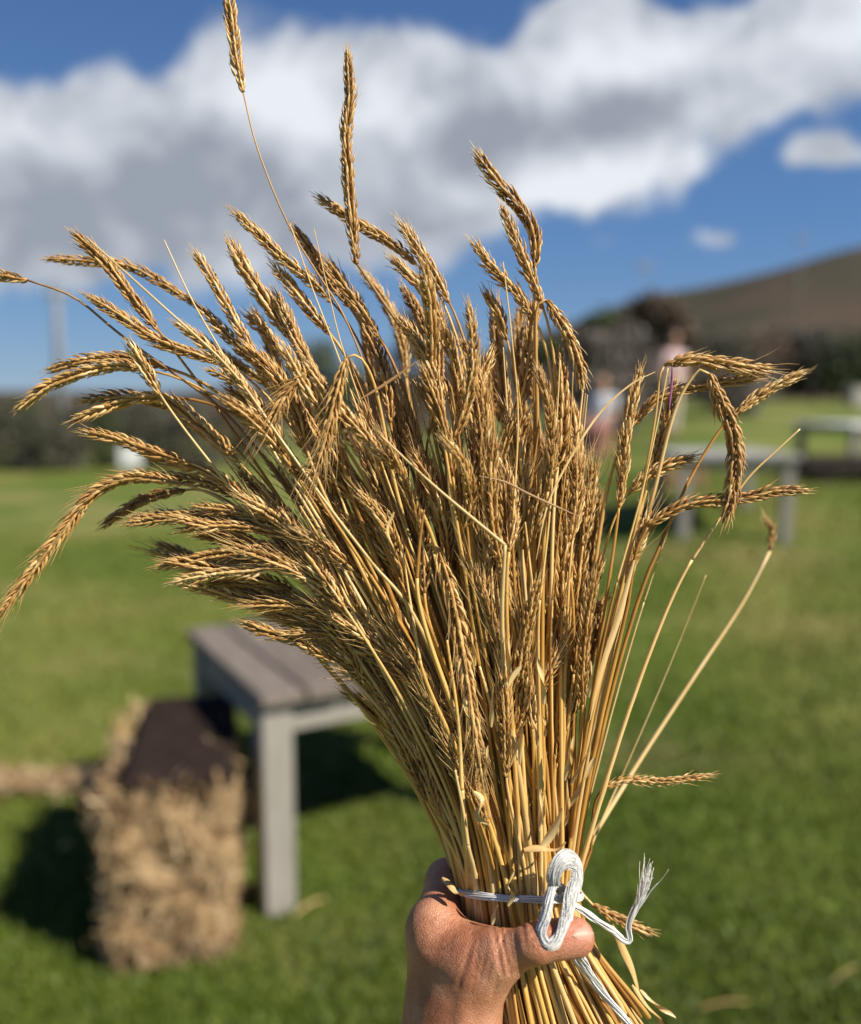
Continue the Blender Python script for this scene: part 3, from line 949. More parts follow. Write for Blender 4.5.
# ------------------------------------------------------------------ the two blurred people
def person(label, g, rz, seated, top_mat, low_mat, hair_long):
    t = thing('person', label, 'person', tuple(g), rz)
    if seated:
        hip = np.array([0, 0, .47]); sh = np.array([0, 0.03, .98]); 
        legs = [((s * .09, 0, .48), (s * .10, -.42, .50), (s * .10, -.44, .06)) for s in (-1, 1)]
        arms = [((s * .18, .03, .96), (s * .22, -.06, .70), (s * .12, -.28, .60)) for s in (-1, 1)]
    else:
        hip = np.array([0, 0, .90]); sh = np.array([0, 0.0, 1.38])
        legs = [((s * .085, 0, .90), (s * .09, -.01, .48), (s * .09, .02, .06)) for s in (-1, 1)]
        arms = [((s * .17, 0, 1.36), (s * .23, .02, 1.08), (s * .20, -.10, .86)) for s in (-1, 1)]
    hd = sh + np.array([0, -.01, .24])
    body = [(hip, sh - [0, 0, .12], .12, .125), (sh - [.10, 0, .03], sh + [.10, 0, -.03], .07, .07), (sh, hd - [0, 0, .06], .052, .05),
            (hd - [0, .015, .05], hd + [0, 0, .035], .062, .082), (hd - [0, .10, .01], hd - [0, .07, .015], .012, .014), (hd + [-.08, .01, -.01], hd + [.08, .01, -.01], .022, .022)]
    cl_low, cl_top = [(hip, hip + [0, 0, .1], .135, .135)], [(hip + [0, 0, .06], sh - [0, 0, .10], .138, .142), (sh - [.11, 0, .045], sh + [.11, 0, -.045], .080, .080)]
    for (a, b, c) in legs:
        body += [(a, b, .075, .052), (b, c, .052, .036), (np.array(c) - [0, 0, .02], np.array(c) + [0, -.16, -.03], .036, .028)]
        cl_low += [(a, b, .09, .07), (b, np.array(c) + [0, 0, .05], .07, .06)]
    for (a, b, c) in arms:
        v = unit(np.array(c) - np.array(b))
        body += [(a, b, .046, .038), (b, c, .038, .026), (c, np.array(c) + v * .08, .03, .026)]
        for q in range(4): body.append((np.array(c) + v * .08 + [(q - 1.5) * .015, 0, 0], np.array(c) + v * .16 + [(q - 1.5) * .018, 0, 0], .0095, .008, .008))
        body.append((np.array(c) + v * .03, np.array(c) + v * .09 + [0, -.04, 0], .011, .009, .01))
        cl_top += [(a, np.array(a) * .45 + np.array(b) * .55, .06, .056)]
    V, F = sdf_mesh(body, .014, .03); build('body', V, F, M_SKINFAR, t, True)
    V, F = sdf_mesh(cl_top, .016, .035); build('top', V, F, top_mat, t, True)
    V, F = sdf_mesh(cl_low, .016, .03); build('trousers', V, F, low_mat, t, True)
    hr = [(hd + [0, .03, .03], hd + [0, .02, .06], .095, .09)]
    if hair_long: hr += [(hd + [-.05, .06, 0], hd + [-.07, .07, -.24], .06, .04), (hd + [.05, .06, 0], hd + [.07, .07, -.24], .06, .04)]
    V, F = sdf_mesh(hr, .012, .03); build('hair', V, F, M_HAIR, t, True)
    for s in (-1, 1):
        V, F = sdf_mesh([(hd + [s * .03, -.079, .002], hd + [s * .032, -.079, .002], .009, .009)], .004, .004); build('eye', V, F, M_HAIR, t, True)
    V, F = sdf_mesh([(hd + [-.02, -.078, -.055], hd + [.02, -.078, -.055], .007, .007)], .004, .004); build('mouth', V, F, M_RED, t, True)
    return t


x, y = by_px(672, 14.6)
person('distant person standing in pale pink top and cream trousers near the brown leaved tree', (x, y, float(ground_z(x, y))), R(25), False, M_PINK, M_CREAM, True)
x, y = by_px(602, 13.6)
person('distant person sitting in white top and red trousers beside the right side of the sheaf', (x, y, float(ground_z(x, y)) - .02), R(-30), True, M_SHIRT, M_RED, False)
g = (x, y, float(ground_z(x, y)))
V, F, N_ = rough_block(.42, .40, .42, 0.03, 0.015, 17)
b3 = build('straw_bale', V, F, M_BALE, attr=np.full(len(V), .3)); b3.location = (g[0], g[1] + .08, g[2] - .05)
tag(b3, 'low straw bale the person in white is sitting on', 'straw bale')

# ------------------------------------------------------------------ the wheat sheaf
TIE = (519.0, 897.0)
TRX, TRD = 60.0, 0.032        # tie half-width in photo pixels, half-depth in metres
D0 = 0.470


def px_path(pts, d):
    dd = np.broadcast_to(np.asarray(d, float), (len(pts),))
    return np.array([P(p[0], p[1], q) for p, q in zip(pts, dd)])


# floret template: pointed grain along +Z, 5 sides
_z = np.array([0, .14, .36, .62, .84, 1.0]); _r = np.array([.35, .80, 1.0, .78, .38, .03])
_n = 5
_a = np.arange(_n) / _n * 2 * np.pi + .3
FT = np.stack([np.outer(_r, np.cos(_a)), np.outer(_r, np.sin(_a)) * .8, np.repeat(_z[:, None], _n, 1)], -1).reshape(-1, 3)
_i = np.arange(len(_z) - 1)[:, None] * _n; _j = np.arange(_n)[None, :]; _k = (_j + 1) % _n
FF = np.stack([_i + _j, _i + _k, _i + _n + _k, _i + _n + _j], -1).reshape(-1, 4)


def make_ear(path, off, parent, width=1.0, awn=1.0, roll=None, tintshift=0.0, nodes=None, seed=None):
    """path base->tip (metres). Rows of overlapping pointed florets with bristles."""
    L = np.linalg.norm(np.diff(path, axis=0), axis=1).sum()
    m = nodes or max(10, int(L / (0.00172 * rng.uniform(.9, 1.25))))
    p = resample(path, m)
    T, N, B = frames(p)
    vd = unit(p.mean(0) - EYE)
    s0 = unit(np.cross(T[0], vd))                        # side direction across the view
    ro = rng.normal(0, .55) if roll is None else roll
    c0 = math.atan2(float(s0 @ B[0]), float(s0 @ N[0])) + ro
    Sd = math.cos(c0) * N + math.sin(c0) * B
    Nd = np.cross(T, Sd)
    t = np.linspace(0, 1, m)
    prof = np.interp(t, [0, .12, .3, .75, .92, 1], [.62, .9, 1.0, .95, .78, .6]) * width
    Vs, Fs, As = [], [], []
    nv = 0
    aV, aF = [], []
    na = 0
    nf = 3
    for f in range(nf):
        side = np.where(np.arange(m) % 2 == 0, 1.0, -1.0)
        face = (f - (nf - 1) / 2) / ((nf - 1) / 2)               # -1, 0, 1 across the thickness
        jl = rng.uniform(.82, 1.18, m); ja = rng.normal(0, .085, m); jb = rng.normal(0, .14, m)
        ang = R(19) + ja - (abs(face) * R(5)) + R(10) * (1 - t) * 0
        tip = np.clip((t - .9) / .1, 0, 1)
        ang = ang * (1 - .6 * tip)
        out = side[:, None] * Sd * np.cos(face * 1.05)[..., None] if np.ndim(face) else side[:, None] * Sd * math.cos(face * 1.05) + Nd * math.sin(face * 1.05) * 1.0
        out = unit(out + Nd * jb[:, None])
        dirv = unit(T * np.cos(ang)[:, None] + out * np.sin(ang)[:, None])
        u = unit(np.cross(dirv, out)); w = np.cross(u, dirv)
        ln = .0088 * prof * jl * (0.95 if f == 1 else 1.0); rad = .00106 * prof * rng.uniform(.85, 1.15, m)
        org = p + out * (.0009 * prof)[:, None] + T * rng.normal(0, .0003, m)[:, None]
        gone = rng.random(m) < .035
        ln = np.where(gone, ln * .25, ln); rad = np.where(gone, rad * .5, rad)
        bowv = .0010 * prof
        X = FT[None, :, 0, None] * rad[:, None, None] * u[:, None, :] + FT[None, :, 1, None] * rad[:, None, None] * w[:, None, :] + FT[None, :, 2, None] * ln[:, None, None] * dirv[:, None, :]
        X = X + (4 * FT[:, 2] * (1 - FT[:, 2]))[None, :, None] * (bowv[:, None] * out)[:, None, :]
        X = X + org[:, None, :]
        Vs.append(X.reshape(-1, 3))
        Fs.append((np.arange(m)[:, None, None] * len(FT) + FF[None]).reshape(-1, 4) + nv); nv += m * len(FT)
        tn = np.clip(rng.normal(.46 + tintshift, .23, m), 0, 1)
        As.append((tn[:, None] + (FT[:, 2] ** 2 * .50 - .14)[None, :]).reshape(-1))
        # bristles
        al = np.abs(rng.normal(.0070, .0036, m)) * awn * (.7 + .6 * t) + .0006
        a0 = org + dirv * (ln * .95)[:, None]
        ad = unit(dirv + out * rng.normal(-.02, .09, m)[:, None] + Nd * rng.normal(0, .10, m)[:, None])
        sdv = unit(np.cross(ad, vd)) * .00016
        a1 = a0 + ad * (al * .55)[:, None]; a2 = a0 + unit(ad + T * .12 + rng.normal(0, .05, (m, 3))) * al[:, None]
        nn_ = unit(np.cross(ad, sdv)) * .00016
        q = np.stack([a0 - sdv, a0 + sdv, a0 + nn_, a1 - sdv * .8, a1 + sdv * .8, a1 + nn_ * .8, a2, a2, a2], 1)
        q[:, 6] = a2 - sdv * .25; q[:, 7] = a2 + sdv * .25; q[:, 8] = a2 + nn_ * .25
        fa = np.array([[0, 1, 4, 3], [1, 2, 5, 4], [2, 0, 3, 5], [3, 4, 7, 6], [4, 5, 8, 7], [5, 3, 6, 8]])
        aV.append(q.reshape(-1, 3)); aF.append((np.arange(m)[:, None, None] * 9 + fa[None]).reshape(-1, 4) + na); na += m * 9
    tv, tf, t3 = tube_arrays(p, np.linspace(.0011, .0006, m), 5)
    V = np.concatenate(Vs + [tv]); Fq = np.concatenate(Fs + [tf + nv])
    ear = build('ear', V - off, [Fq, t3 + nv], M_EAR, parent, True, np.concatenate(As + [np.full(len(tv), .3)]))
    build('awns', np.concatenate(aV) - off, np.concatenate(aF), M_AWN, ear, False)
    return ear


def tie_pos(a, b):
    """a -1..1 across, b -1..1 in depth (negative is nearer the camera)"""
    return TIE[0] + TRX * a, D0 + TRD * b


def stem_path(a, b, base, tdir, up_bias=.5, n=26, k0=.9, k1=.5):
    tx, td = tie_pos(a, b)
    p0 = P(tx, TIE[1], td)
    m = np.linalg.norm(base - p0)
    d = unit((base - p0) / m * (1 - up_bias) + UPV * up_bias)
    up = hermite(p0, d * m * k0, base, tdir * m * k1, n)
    # below the tie: through the grip and flaring out to the cut ends
    bx = 520 + (tx - 519) * 1.45 + 42 + rng.normal(0, 8)
    by = 1075 + rng.uniform(-38, 45) - max(0, a) * 28
    pb = P(bx, by, D0 + TRD * b * 1.35 + .002)
    mm = np.linalg.norm(p0 - pb)
    low = hermite(pb, (p0 - pb) * .8, p0, d * mm * .9, 12)
    return np.concatenate([low[:-1], up])


stalk_count = 0


def stalk(label, group, earpts, d, a=None, b=None, sr=None, awn=.38, width=.90, up_bias=.62, mat=None, roll=None, k0=1.05, k1=.5, via=None, tint=0.0, cat='wheat stalk', ear=True):
    """earpts: tip -> base in photo pixels at depth d"""
    global stalk_count
    stalk_count += 1
    pts = [np.array(p, float) for p in earpts][::-1]
    dd = np.linspace(d[0], d[1], len(pts)) if np.ndim(d) else d
    ep = spline(px_path(pts, dd), 40)
    base = ep[0]; tdir = unit(ep[2] - ep[0])
    bx = pts[0][0]
    if a is None: a = float(np.clip((bx - 455) / 190 + rng.normal(0, .12), -.97, .97))
    dm = float(np.mean(dd))
    if b is None: b = float(np.clip((dm - D0) / .06 - .15 + rng.normal(0, .15), -1, 1))
    rr = math.hypot(a, b)
    if rr > .98: a, b = a / rr * .98, b / rr * .98
    if via is None:
        sp = stem_path(a, b, base, tdir, up_bias, k0=k0, k1=k1)
    else:
        vp = px_path([v[:2] for v in via], [v[2] for v in via])
        sp0 = stem_path(a, b, vp[0], unit((vp[1] if len(vp) > 1 else base) - vp[0]), up_bias, k0=k0, k1=k1)
        sp = np.concatenate([sp0, spline(np.concatenate([vp, [base]]), 16)[1:]])
    r0 = sr or float(rng.uniform(.00080, .00140))
    n_ = len(sp)
    rad = r0 * np.interp(np.linspace(0, 1, n_), [0, .35, .75, 1], [1.02, 1.0, .85, .6])
    j = int(n_ * rng.uniform(.40, .62)); jt = np.zeros(n_); jt[j] = -.35
    rad[j] *= 1.22                                              # a swollen joint
    sp = sp + np.cumsum(rng.normal(0, .00012, sp.shape), axis=0) * np.linspace(1, 0, n_)[:, None]
    t = thing('wheat_stalk' if ear else 'bare_straw', label, cat, tuple(sp[0]), 0, group)
    off = sp[0]
    mb = MB().tube(sp - off, rad, 7, t=np.concatenate([(np.repeat(jt + rng.normal(.5, .05, n_) + rng.normal(0, .12), 7) + np.tile(rng.normal(0, .22, 7), n_)).clip(0, 1), [.6, .6]]))
    mb.obj('stem', mat or M_STEM, t, True, True)
    if ear: make_ear(ep, off, t, width, awn, roll, tint)
    else:
        mb = MB().tube(ep - off, np.linspace(rad[-1], rad[-1] * .55, len(ep)), 7)
        mb.obj('straw_tip', mat or M_STEM, t, True, True)
    return t, sp, ep


# make_ear works in local space, so keep the eye vector local-safe
EARS = [
    # label, points tip->base, depth, options
    ('wheat ear hanging in at the top edge of the picture on a hair thin stem', [(226, -22), (231, 18), (237, 62), (243, 92)], .452, dict(via=[(335, 300, .45), (290, 228, .45), (258, 150, .45)], sr=.0006, width=.9)),
    ('wheat ear tip poking in alone at the left edge on a dark thin stem', [(-34, 268), (-5, 275), (27, 280)], .455, dict(via=[(205, 395, .452), (125, 338, .452), (75, 298, .454)], sr=.0009, mat='dark', width=.85)),
    ('tall upright wheat ear standing alone above the sheaf, base on a dark bent stem', [(348, 58), (350, 98), (346, 140), (349, 180), (352, 222), (357, 264)], .446, dict(via=[(440, 372, .45), (402, 328, .447), (370, 283, .446)], sr=.0011, mat='dark', width=.92)),
    ('ear leaning far left along the top left edge, crossed by the pale straw tip', [(78, 237), (107, 265), (131, 296), (158, 330)], .455, {}),
    ('thin ear lying nearly flat behind the pale straw tip at upper left', [(53, 259), (92, 262), (130, 267), (165, 285), (200, 308)], .475, dict(width=.8)),
    ('ear sloping up left just below the dark stem of the lone left ear tip', [(93, 299), (123, 318), (156, 339), (184, 351), (221, 363)], .450, {}),
    ('upper of two ears arching out together to the left at mid height', [(53, 369), (94, 359), (135, 359), (168, 368)], .455, dict(k1=.8)),
    ('lower of two arching left ears, its pale tip drooping', [(24, 404), (50, 385), (82, 373), (118, 366), (152, 371)], .450, dict(k1=.8)),
    ('short ear standing steeply in front of the arching left pair', [(133, 349), (146, 371), (160, 394)], .441, {}),
    ('ear with downturned tip under the arching left pair', [(79, 419), (106, 408), (139, 398), (175, 398)], .452, dict(k1=.8)),
    ('ear lying on top of the downturned ear at left', [(88, 400), (123, 396), (156, 402), (185, 412)], .462, {}),
    ('pale ear with drooping orange tip below the downturned left ear', [(90, 433), (123, 441), (156, 453), (190, 463)], .450, {}),
    ('very long drooping ear hanging down to the left edge of the picture', [(2, 611), (25, 580), (49, 548), (78, 511), (98, 490), (127, 478), (152, 478), (182, 484)], .448, dict(k1=.7, awn=1.3, width=.95)),
    ('dark shaded ear under the root of the very long drooping ear', [(107, 523), (131, 507), (152, 497), (185, 490)], .478, dict(tint=-.2)),
    ('pale ear stretched level to the left above the table', [(132, 523), (172, 518), (205, 517), (240, 523), (272, 534)], .450, dict(tint=.15)),
    ('ear arching right behind the pale level ear', [(200, 507), (246, 514), (295, 533), (322, 560)], .446, {}),
    ('uppermost of three pale ears curving left over the table', [(162, 566), (197, 558), (230, 552), (279, 548), (307, 564)], .446, dict(tint=.18, k1=.8)),
    ('middle of three pale ears curving left over the table', [(178, 581), (213, 574), (254, 570), (287, 568), (323, 594)], .440, dict(tint=.18, k1=.8)),
    ('lowest of three pale ears curving left over the table', [(186, 585), (217, 592), (246, 601), (292, 611)], .452, dict(tint=.1)),
    ('low ear pointing left in front of the tabletop', [(246, 624), (270, 633), (300, 641), (330, 660)], .450, {}),
    ('small dark ear tip showing behind the three pale left ears', [(162, 546), (180, 553), (206, 563)], .485, dict(tint=-.2)),
    ('dark ear tip low on the left side just above the table leg', [(348, 694), (362, 703), (385, 722), (404, 745)], .49, dict(tint=-.2)),
    ('slender ear rising left of the twin brown ears against the sky', [(198, 257), (212, 279), (225, 302), (240, 330), (258, 358)], .458, {}),
    ('taller of the twin brown ears against the sky at upper left', [(233, 247), (245, 269), (258, 289), (273, 312), (290, 338)], .455, dict(width=1.08)),
    ('shorter twin brown ear right of the taller one', [(277, 297), (288, 322), (299, 345), (319, 376)], .452, {}),
    ('ear slanting from upper left, highest of the left shoulder', [(238, 215), (262, 238), (285, 260), (310, 280), (332, 302)], .455, {}),
    ('ear just under the highest left shoulder ear, parallel to it', [(276, 269), (293, 289), (311, 312), (330, 334)], .458, {}),
    ('ear beside two upright straws at the top left', [(297, 231), (311, 251), (327, 276), (349, 306)], .465, {}),
    ('small ear with a pale bristly tip left of the twin brown ears', [(250, 318), (266, 332), (284, 357)], .465, {}),
    ('ear in the gap left of the slender sky ear', [(204, 312), (227, 335), (250, 358), (277, 386)], .462, {}),
    ('short ear bent over and hanging in front of the pale straw', [(273, 416), (288, 390), (304, 373)], .425, dict(via=[(345, 470, .434), (330, 400, .430), (316, 374, .427)], awn=2.0)),
    ('long bristly ear bent over and hanging in the middle left', [(319, 462), (329, 426), (337, 392), (346, 358)], .422, dict(via=[(392, 470, .434), (376, 390, .428), (360, 357, .424)], awn=2.2)),
    ('ear reaching up left and passing behind the lone upright ear', [(322, 200), (342, 213), (362, 226), (390, 242), (416, 264)], .458, dict(width=.9)),
    ('ear standing right of the one passing behind the lone upright ear', [(404, 228), (418, 250), (433, 272), (449, 302)], .455, {}),
    ('short ear with split tip below the pair at top centre', [(395, 262), (413, 279), (429, 297), (442, 322)], .448, {}),
    ('small slim ear in the dark gap at top centre', [(405, 291), (418, 313), (431, 343)], .470, dict(width=.85)),
    ('highest ear right of centre, curving over to the left', [(480, 159), (499, 184), (521, 210), (534, 236), (535, 268)], .455, dict(width=1.05, k1=.3)),
    ('ear just below and right of the highest curved ear', [(505, 213), (517, 244), (530, 275), (543, 308)], .450, {}),
    ('ear with a frayed white tip left of the highest curved ear', [(476, 246), (493, 269), (515, 291), (534, 320)], .452, {}),
    ('short pale ear at the top, under the frayed white tip', [(488, 296), (499, 316), (507, 340)], .458, {}),
    ('ear bent down over the top right shoulder of the sheaf', [(582, 380), (577, 358), (566, 331), (546, 300)], .448, dict(via=[(538, 420, .452), (536, 330, .450), (538, 305, .449)], k1=.3)),
    ('ear filling the top left notch beside the dark stem', [(330, 266), (354, 300), (379, 337)], .452, {}),
    ('bristly ear hanging tip down in the lower middle of the sheaf', [(481, 772), (472, 712), (463, 650), (452, 595), (438, 548)], .430, dict(via=[(422, 640, .446), (420, 580, .44), (427, 545, .434)], awn=1.6, width=1.05)),
    ('right hand ear bent level, topmost of the right group', [(764, 369), (742, 367), (717, 363), (688, 360), (665, 365)], .448, dict(via=[(640, 505, .45), (655, 420, .449), (660, 375, .448)], width=1.05, awn=.9)),
    ('arching ear just under the topmost level ear of the right group', [(757, 377), (728, 382), (700, 386), (675, 391), (651, 404), (631, 427)], .455, dict(k1=.4)),
    ('plump ear hanging straight down in the right group', [(727, 516), (734, 484), (735, 452), (730, 424), (719, 400), (709, 374)], .443, dict(via=[(652, 500, .452), (675, 410, .448), (697, 372, .445)], width=1.12)),
    ('ear pointing up right at the far right behind the hanging plump ear', [(798, 375), (770, 389), (749, 403), (734, 416)], .462, dict(width=.85, via=[(655, 560, .46), (690, 480, .462), (720, 430, .462)])),
    ('lowest ear of the right group, lying level across the thick straw', [(801, 491), (770, 492), (745, 498), (714, 501), (686, 505), (661, 517), (648, 526)], .446, dict(k1=.25, via=[(628, 600, .45), (636, 552, .447)])),
    ('dark ear leaning right in the gap of the right group', [(688, 459), (665, 466), (644, 478), (629, 494)], .455, dict(tint=-.1)),
    ('upright ear at the left of the right group', [(639, 375), (631, 407), (625, 442), (623, 470), (619, 507)], .452, {}),
    ('upright ear behind the thin straw of the right group', [(673, 384), (668, 414), (660, 445), (651, 474)], .462, {}),
    ('ear pointing up under the lowest level right ear', [(647, 517), (635, 550), (621, 586)], .452, dict(awn=1.5)),
    ('small ear on a long pale stem far out on the right', [(766, 520), (772, 533), (770, 551)], .56, dict(via=[(598, 828, .50), (640, 760, .52), (700, 668, .54), (742, 604, .555)], sr=.0017, mat='pale', width=.62, a=.93, b=.2)),
    ('small ear sticking out right low on the sheaf', [(706, 776), (664, 781), (625, 780), (602, 789)], .462, dict(width=.62, via=[(590, 850, .468), (594, 806, .465)], sr=.0010, k1=.2)),
    ('short ear lying beside the white frayed twine end', [(648, 931), (630, 924), (610, 914), (593, 905)], .476, dict(width=.8, via=[(575, 880, .478), (582, 893, .478)], k1=.2, sr=.001)),
    ('brown ear on the right flank, tip above the grass line', [(593, 468), (590, 500), (583, 545)], .456, dict(tint=-.12, awn=1.6)),
    ('brown ear left of the right flank ear', [(577, 466), (576, 505), (568, 548)], .448, dict(tint=-.12, awn=1.6)),
    ('ear with grey bristles low at left of centre, above the tie', [(398, 665), (412, 720), (428, 775), (440, 815)], .448, dict(awn=1.6, tint=-.1)),
    ('ear inside the left half just above the sheaf waist', [(352, 600), (378, 640), (398, 682)], .446, dict(awn=1.5)),
]
for (lab, pts, d, kw) in EARS:
    kw = dict(kw)
    mt = {'dark': M_DARKSTEM, 'pale': M_PALE}.get(kw.pop('mat', None))
    stalk(lab, 'wheat stalks of the sheaf', pts, d, mat=mt, **kw)

# bare straws and broken stems
STRAWS = [
    ('long pale bare straw slanting across the whole left front of the sheaf', [(86, 237), (155, 299), (230, 369), (280, 438), (330, 508), (372, 563)], .424, dict(via=[(452, 700, .436), (412, 612, .428)], mat='pale', sr=0.00133)),
    ('second bare straw rising left, tip against the grey cloud', [(164, 240), (192, 300), (226, 360), (262, 430)], .436, dict(mat='pale', sr=0.00101)),
    ('broken cream straw folded over in the middle of the sheaf', [(380, 435), (430, 482), (470, 516), (505, 545)], .418, dict(via=[(504, 680, .432), (502, 610, .424)], mat='pale', sr=0.00148, k1=.2)),
    ('slim straight stem rising highest in the centre right', [(503, 262), (512, 340), (518, 418), (513, 520)], .428, dict(sr=0.00094)),
    ('straight golden stem with a pointed end in the centre', [(451, 386), (458, 430), (464, 490), (470, 560)], .428, dict(sr=0.00125)),
    ('left of two thin straws beside each other at the top left', [(290, 224), (313, 290), (337, 353), (372, 450)], .432, dict(sr=0.00078)),
    ('right of two thin straws beside each other at the top left', [(314, 229), (328, 290), (344, 353), (384, 470)], .434, dict(sr=0.00078)),
    ('thick golden straw leaning far right with a cut end', [(800, 429), (775, 452), (749, 477), (724, 512), (692, 560)], .450, dict(sr=0.00133, up_bias=.25)),
    ('slim straw slanting up through the right group of ears', [(668, 368), (656, 430), (640, 500), (617, 582)], .440, dict(sr=0.00101)),
    ('thin straw below the lowest level ear of the right group', [(688, 478), (668, 530), (644, 602)], .470, dict(sr=0.00070, mat='pale', up_bias=.3)),
    ('thin straw ending at a dark leaf scrap right of the sheaf', [(706, 575), (680, 640), (655, 700), (620, 780)], .50, dict(sr=0.00078, mat='pale', up_bias=.2, a=.9)),
    ('short cut stub with a split end left of centre', [(424, 510), (420, 540), (417, 578)], .422, dict(sr=0.00164)),
    ('bare straw beside the split stub', [(402, 545), (410, 600), (420, 660)], .428, dict(sr=0.00125)),
    ('stem with a bent knee in the middle left', [(355, 612), (332, 560), (300, 506)], .436, dict(sr=0.00101, via=[(392, 690, .44)])),
    ('golden stem right of centre running to the top right shoulder', [(560, 360), (556, 430), (549, 520), (540, 600)], .430, dict(sr=0.00101)),
    ('second golden stem at the top right shoulder', [(573, 372), (570, 430), (560, 520), (552, 600)], .436, dict(sr=0.00086)),
    ('thick straw at the left front of the tie', [(447, 640), (458, 720), (462, 790)], .428, dict(sr=0.00187, a=-.86, b=-.5)),
    ('short thick broken straw above the left end of the white twine', [(455, 770), (463, 810), (468, 845)], .426, dict(sr=0.00172, a=-.72, b=-.68, mat='pale')),
]
for (lab, pts, d, kw) in STRAWS:
    kw = dict(kw)
    mt = {'dark': M_DARKSTEM, 'pale': M_PALE}.get(kw.pop('mat', None))
    stalk(lab, 'bare straws of the sheaf', pts, d, mat=mt, ear=False, cat='straw', **kw)

rng = np.random.default_rng(21)
# the packed stalks between the singled-out ones
TH_ = [-50, -46, -40, -34, -28, -22, -14, -6, 0, 6, 12, 18, 24]
RO_ = [430, 560, 640, 690, 690, 680, 660, 650, 640, 560, 415, 305, 230]
ZONES = {
    'left': ('golden wheat stalk packed in the left spread of the sheaf among overlapping ears', 'packed stalks of the left spread'),
    'middle': ('golden wheat stalk packed in the dense middle of the sheaf among overlapping ears', 'packed stalks of the middle'),
    'right': ('golden wheat stalk packed along the right flank of the sheaf', 'packed stalks of the right flank'),
}


def filler(a, b, th, f, awn=1.0):
    ro = np.interp(th, TH_, RO_)
    r = ro * f
    if th < -36: r = max(r, 215 + (-36 - th) * 24)
    L = rng.uniform(85, 135)
    tip = np.array([517 + r * math.sin(R(th)), 885 - r * math.cos(R(th))])
    ed = R(th * 1.12 - max(0, -24 - th) * 1.25 + rng.normal(0, 8))
    curl = R(rng.normal(10, 8)) * (-1 if th < -4 else (.6 if th > 6 else rng.choice([-1, 1])))
    pts = [tip]
    q = tip.copy()
    for i in range(4):
        aa = ed + curl * (1 - i / 1.6)
        q = q - np.array([math.sin(aa), -math.cos(aa)]) * L / 4
        pts.append(q.copy())
    d = D0 - .004 + b * (.030 + .022 * f) + rng.normal(0, .004)
    z = 'left' if th < -17 else ('right' if th > 5 else 'middle')
    stalk(ZONES[z][0], ZONES[z][1], pts, (d, d + rng.normal(0, .008)), a, b, awn=awn * (rng.uniform(.3, .9) if f < .75 else rng.uniform(.15, .4)), width=rng.uniform(.80, 1.04), tint=rng.normal(0, .08), up_bias=.62, k0=1.1)


NF = 213
for i in range(NF):
    fr = (i + .5) / NF
    th = -47 + 63 * ((i * 0.61803) % 1.0) ** 1.0 + rng.normal(0, 2)
    a = float(np.clip((th + 14) / 31 + rng.normal(0, .16), -.97, .97))
    front = rng.random() < .72
    b = float((-.86 if front else 1) * rng.random() ** .6 * math.sqrt(max(0, 1 - a * a)))
    f = rng.uniform(.58, .97) if rng.random() < .8 else rng.uniform(.36, .6)
    if th < -15 and rng.random() < .33: f = rng.uniform(.25, .5)
    filler(a, b, float(th), float(f), 1.3)


for i in range(92):
    a = float(rng.uniform(-.95, .95)); b = -float(rng.random() ** .5) * math.sqrt(max(0.02, 1 - a * a))
    th = -14 + a * 26 + rng.normal(0, 3); r = rng.uniform(180, 420) if i < 50 else rng.uniform(380, 560)
    if i >= 50: a = abs(a) * rng.choice([-.4, .75]); th = -12 + a * 24 + rng.normal(0, 4)
    if r > 400 and th > 8: r = 330
    d = D0 + b * .040 + rng.normal(0, .003)
    p1 = np.array([519 + r * math.sin(R(th)), 890 - r * math.cos(R(th))]); ed = R(th + rng.normal(0, 4))
    q1 = p1 - np.array([math.sin(ed), -math.cos(ed)]) * 70
    stalk('plain golden straw without an ear in the packed lower half of the sheaf', 'plain straws packed in the lower sheaf', [p1, q1], d, a, b, ear=False, cat='straw', k0=1.1,
          sr=float(rng.uniform(.0007, .0013)), mat=M_PALE if rng.random() < .25 else None)

for i in range(84):
    th = -38 + 46 * ((i * .61803) % 1.0) + rng.normal(0, 1.5)
    a = float(np.clip((th + 14) / 30 + rng.normal(0, .15), -.95, .95)); b = float(rng.uniform(-.62, .35)) * math.sqrt(max(.05, 1 - a * a))
    r = rng.uniform(300, 540); d = D0 + b * .042 + rng.normal(0, .003); ed = R(th * 1.1 + rng.normal(0, 6))
    p1 = np.array([519 + r * math.sin(R(th)), 890 - r * math.cos(R(th))]); q1 = p1 - np.array([math.sin(ed), -math.cos(ed)]) * 90
    stalk('fine thin straw deep inside the fan of the sheaf, between the ears', 'fine straws inside the fan', [p1, q1], d, a, b, ear=False, cat='straw', k0=1.1,
          sr=float(rng.uniform(.0006, .0010)))

for i in range(22):
    left = i < 13
    a = float(rng.uniform(-.9, -.25) if left else rng.uniform(-.2, .85)); b = -math.sqrt(max(.05, 1 - a * a)) * float(rng.uniform(.55, .95))
    th = -17 + a * 20 + rng.normal(0, 3) if left else -10 + a * 24 + rng.normal(0, 3)
    r = rng.uniform(150, 330) if left else rng.uniform(210, 360)
    L = rng.uniform(75, 110); ed = R(th * .9 + rng.normal(0, 6))
    tp = np.array([519 + r * math.sin(R(th)), 888 - r * math.cos(R(th))]); dv = np.array([math.sin(ed), -math.cos(ed)])
    stalk('short bristly wheat stalk low in the sheaf, its ear caught between the straight stems', 'short stalks low in the sheaf',
          [tp, tp - dv * L * .35 + [2, 0], tp - dv * L * .7 + [1, 0], tp - dv * L], D0 + b * .042, a, b, awn=float(rng.uniform(1.0, 2.0)), width=.8, tint=float(rng.normal(-.06, .1)), k0=1.0)

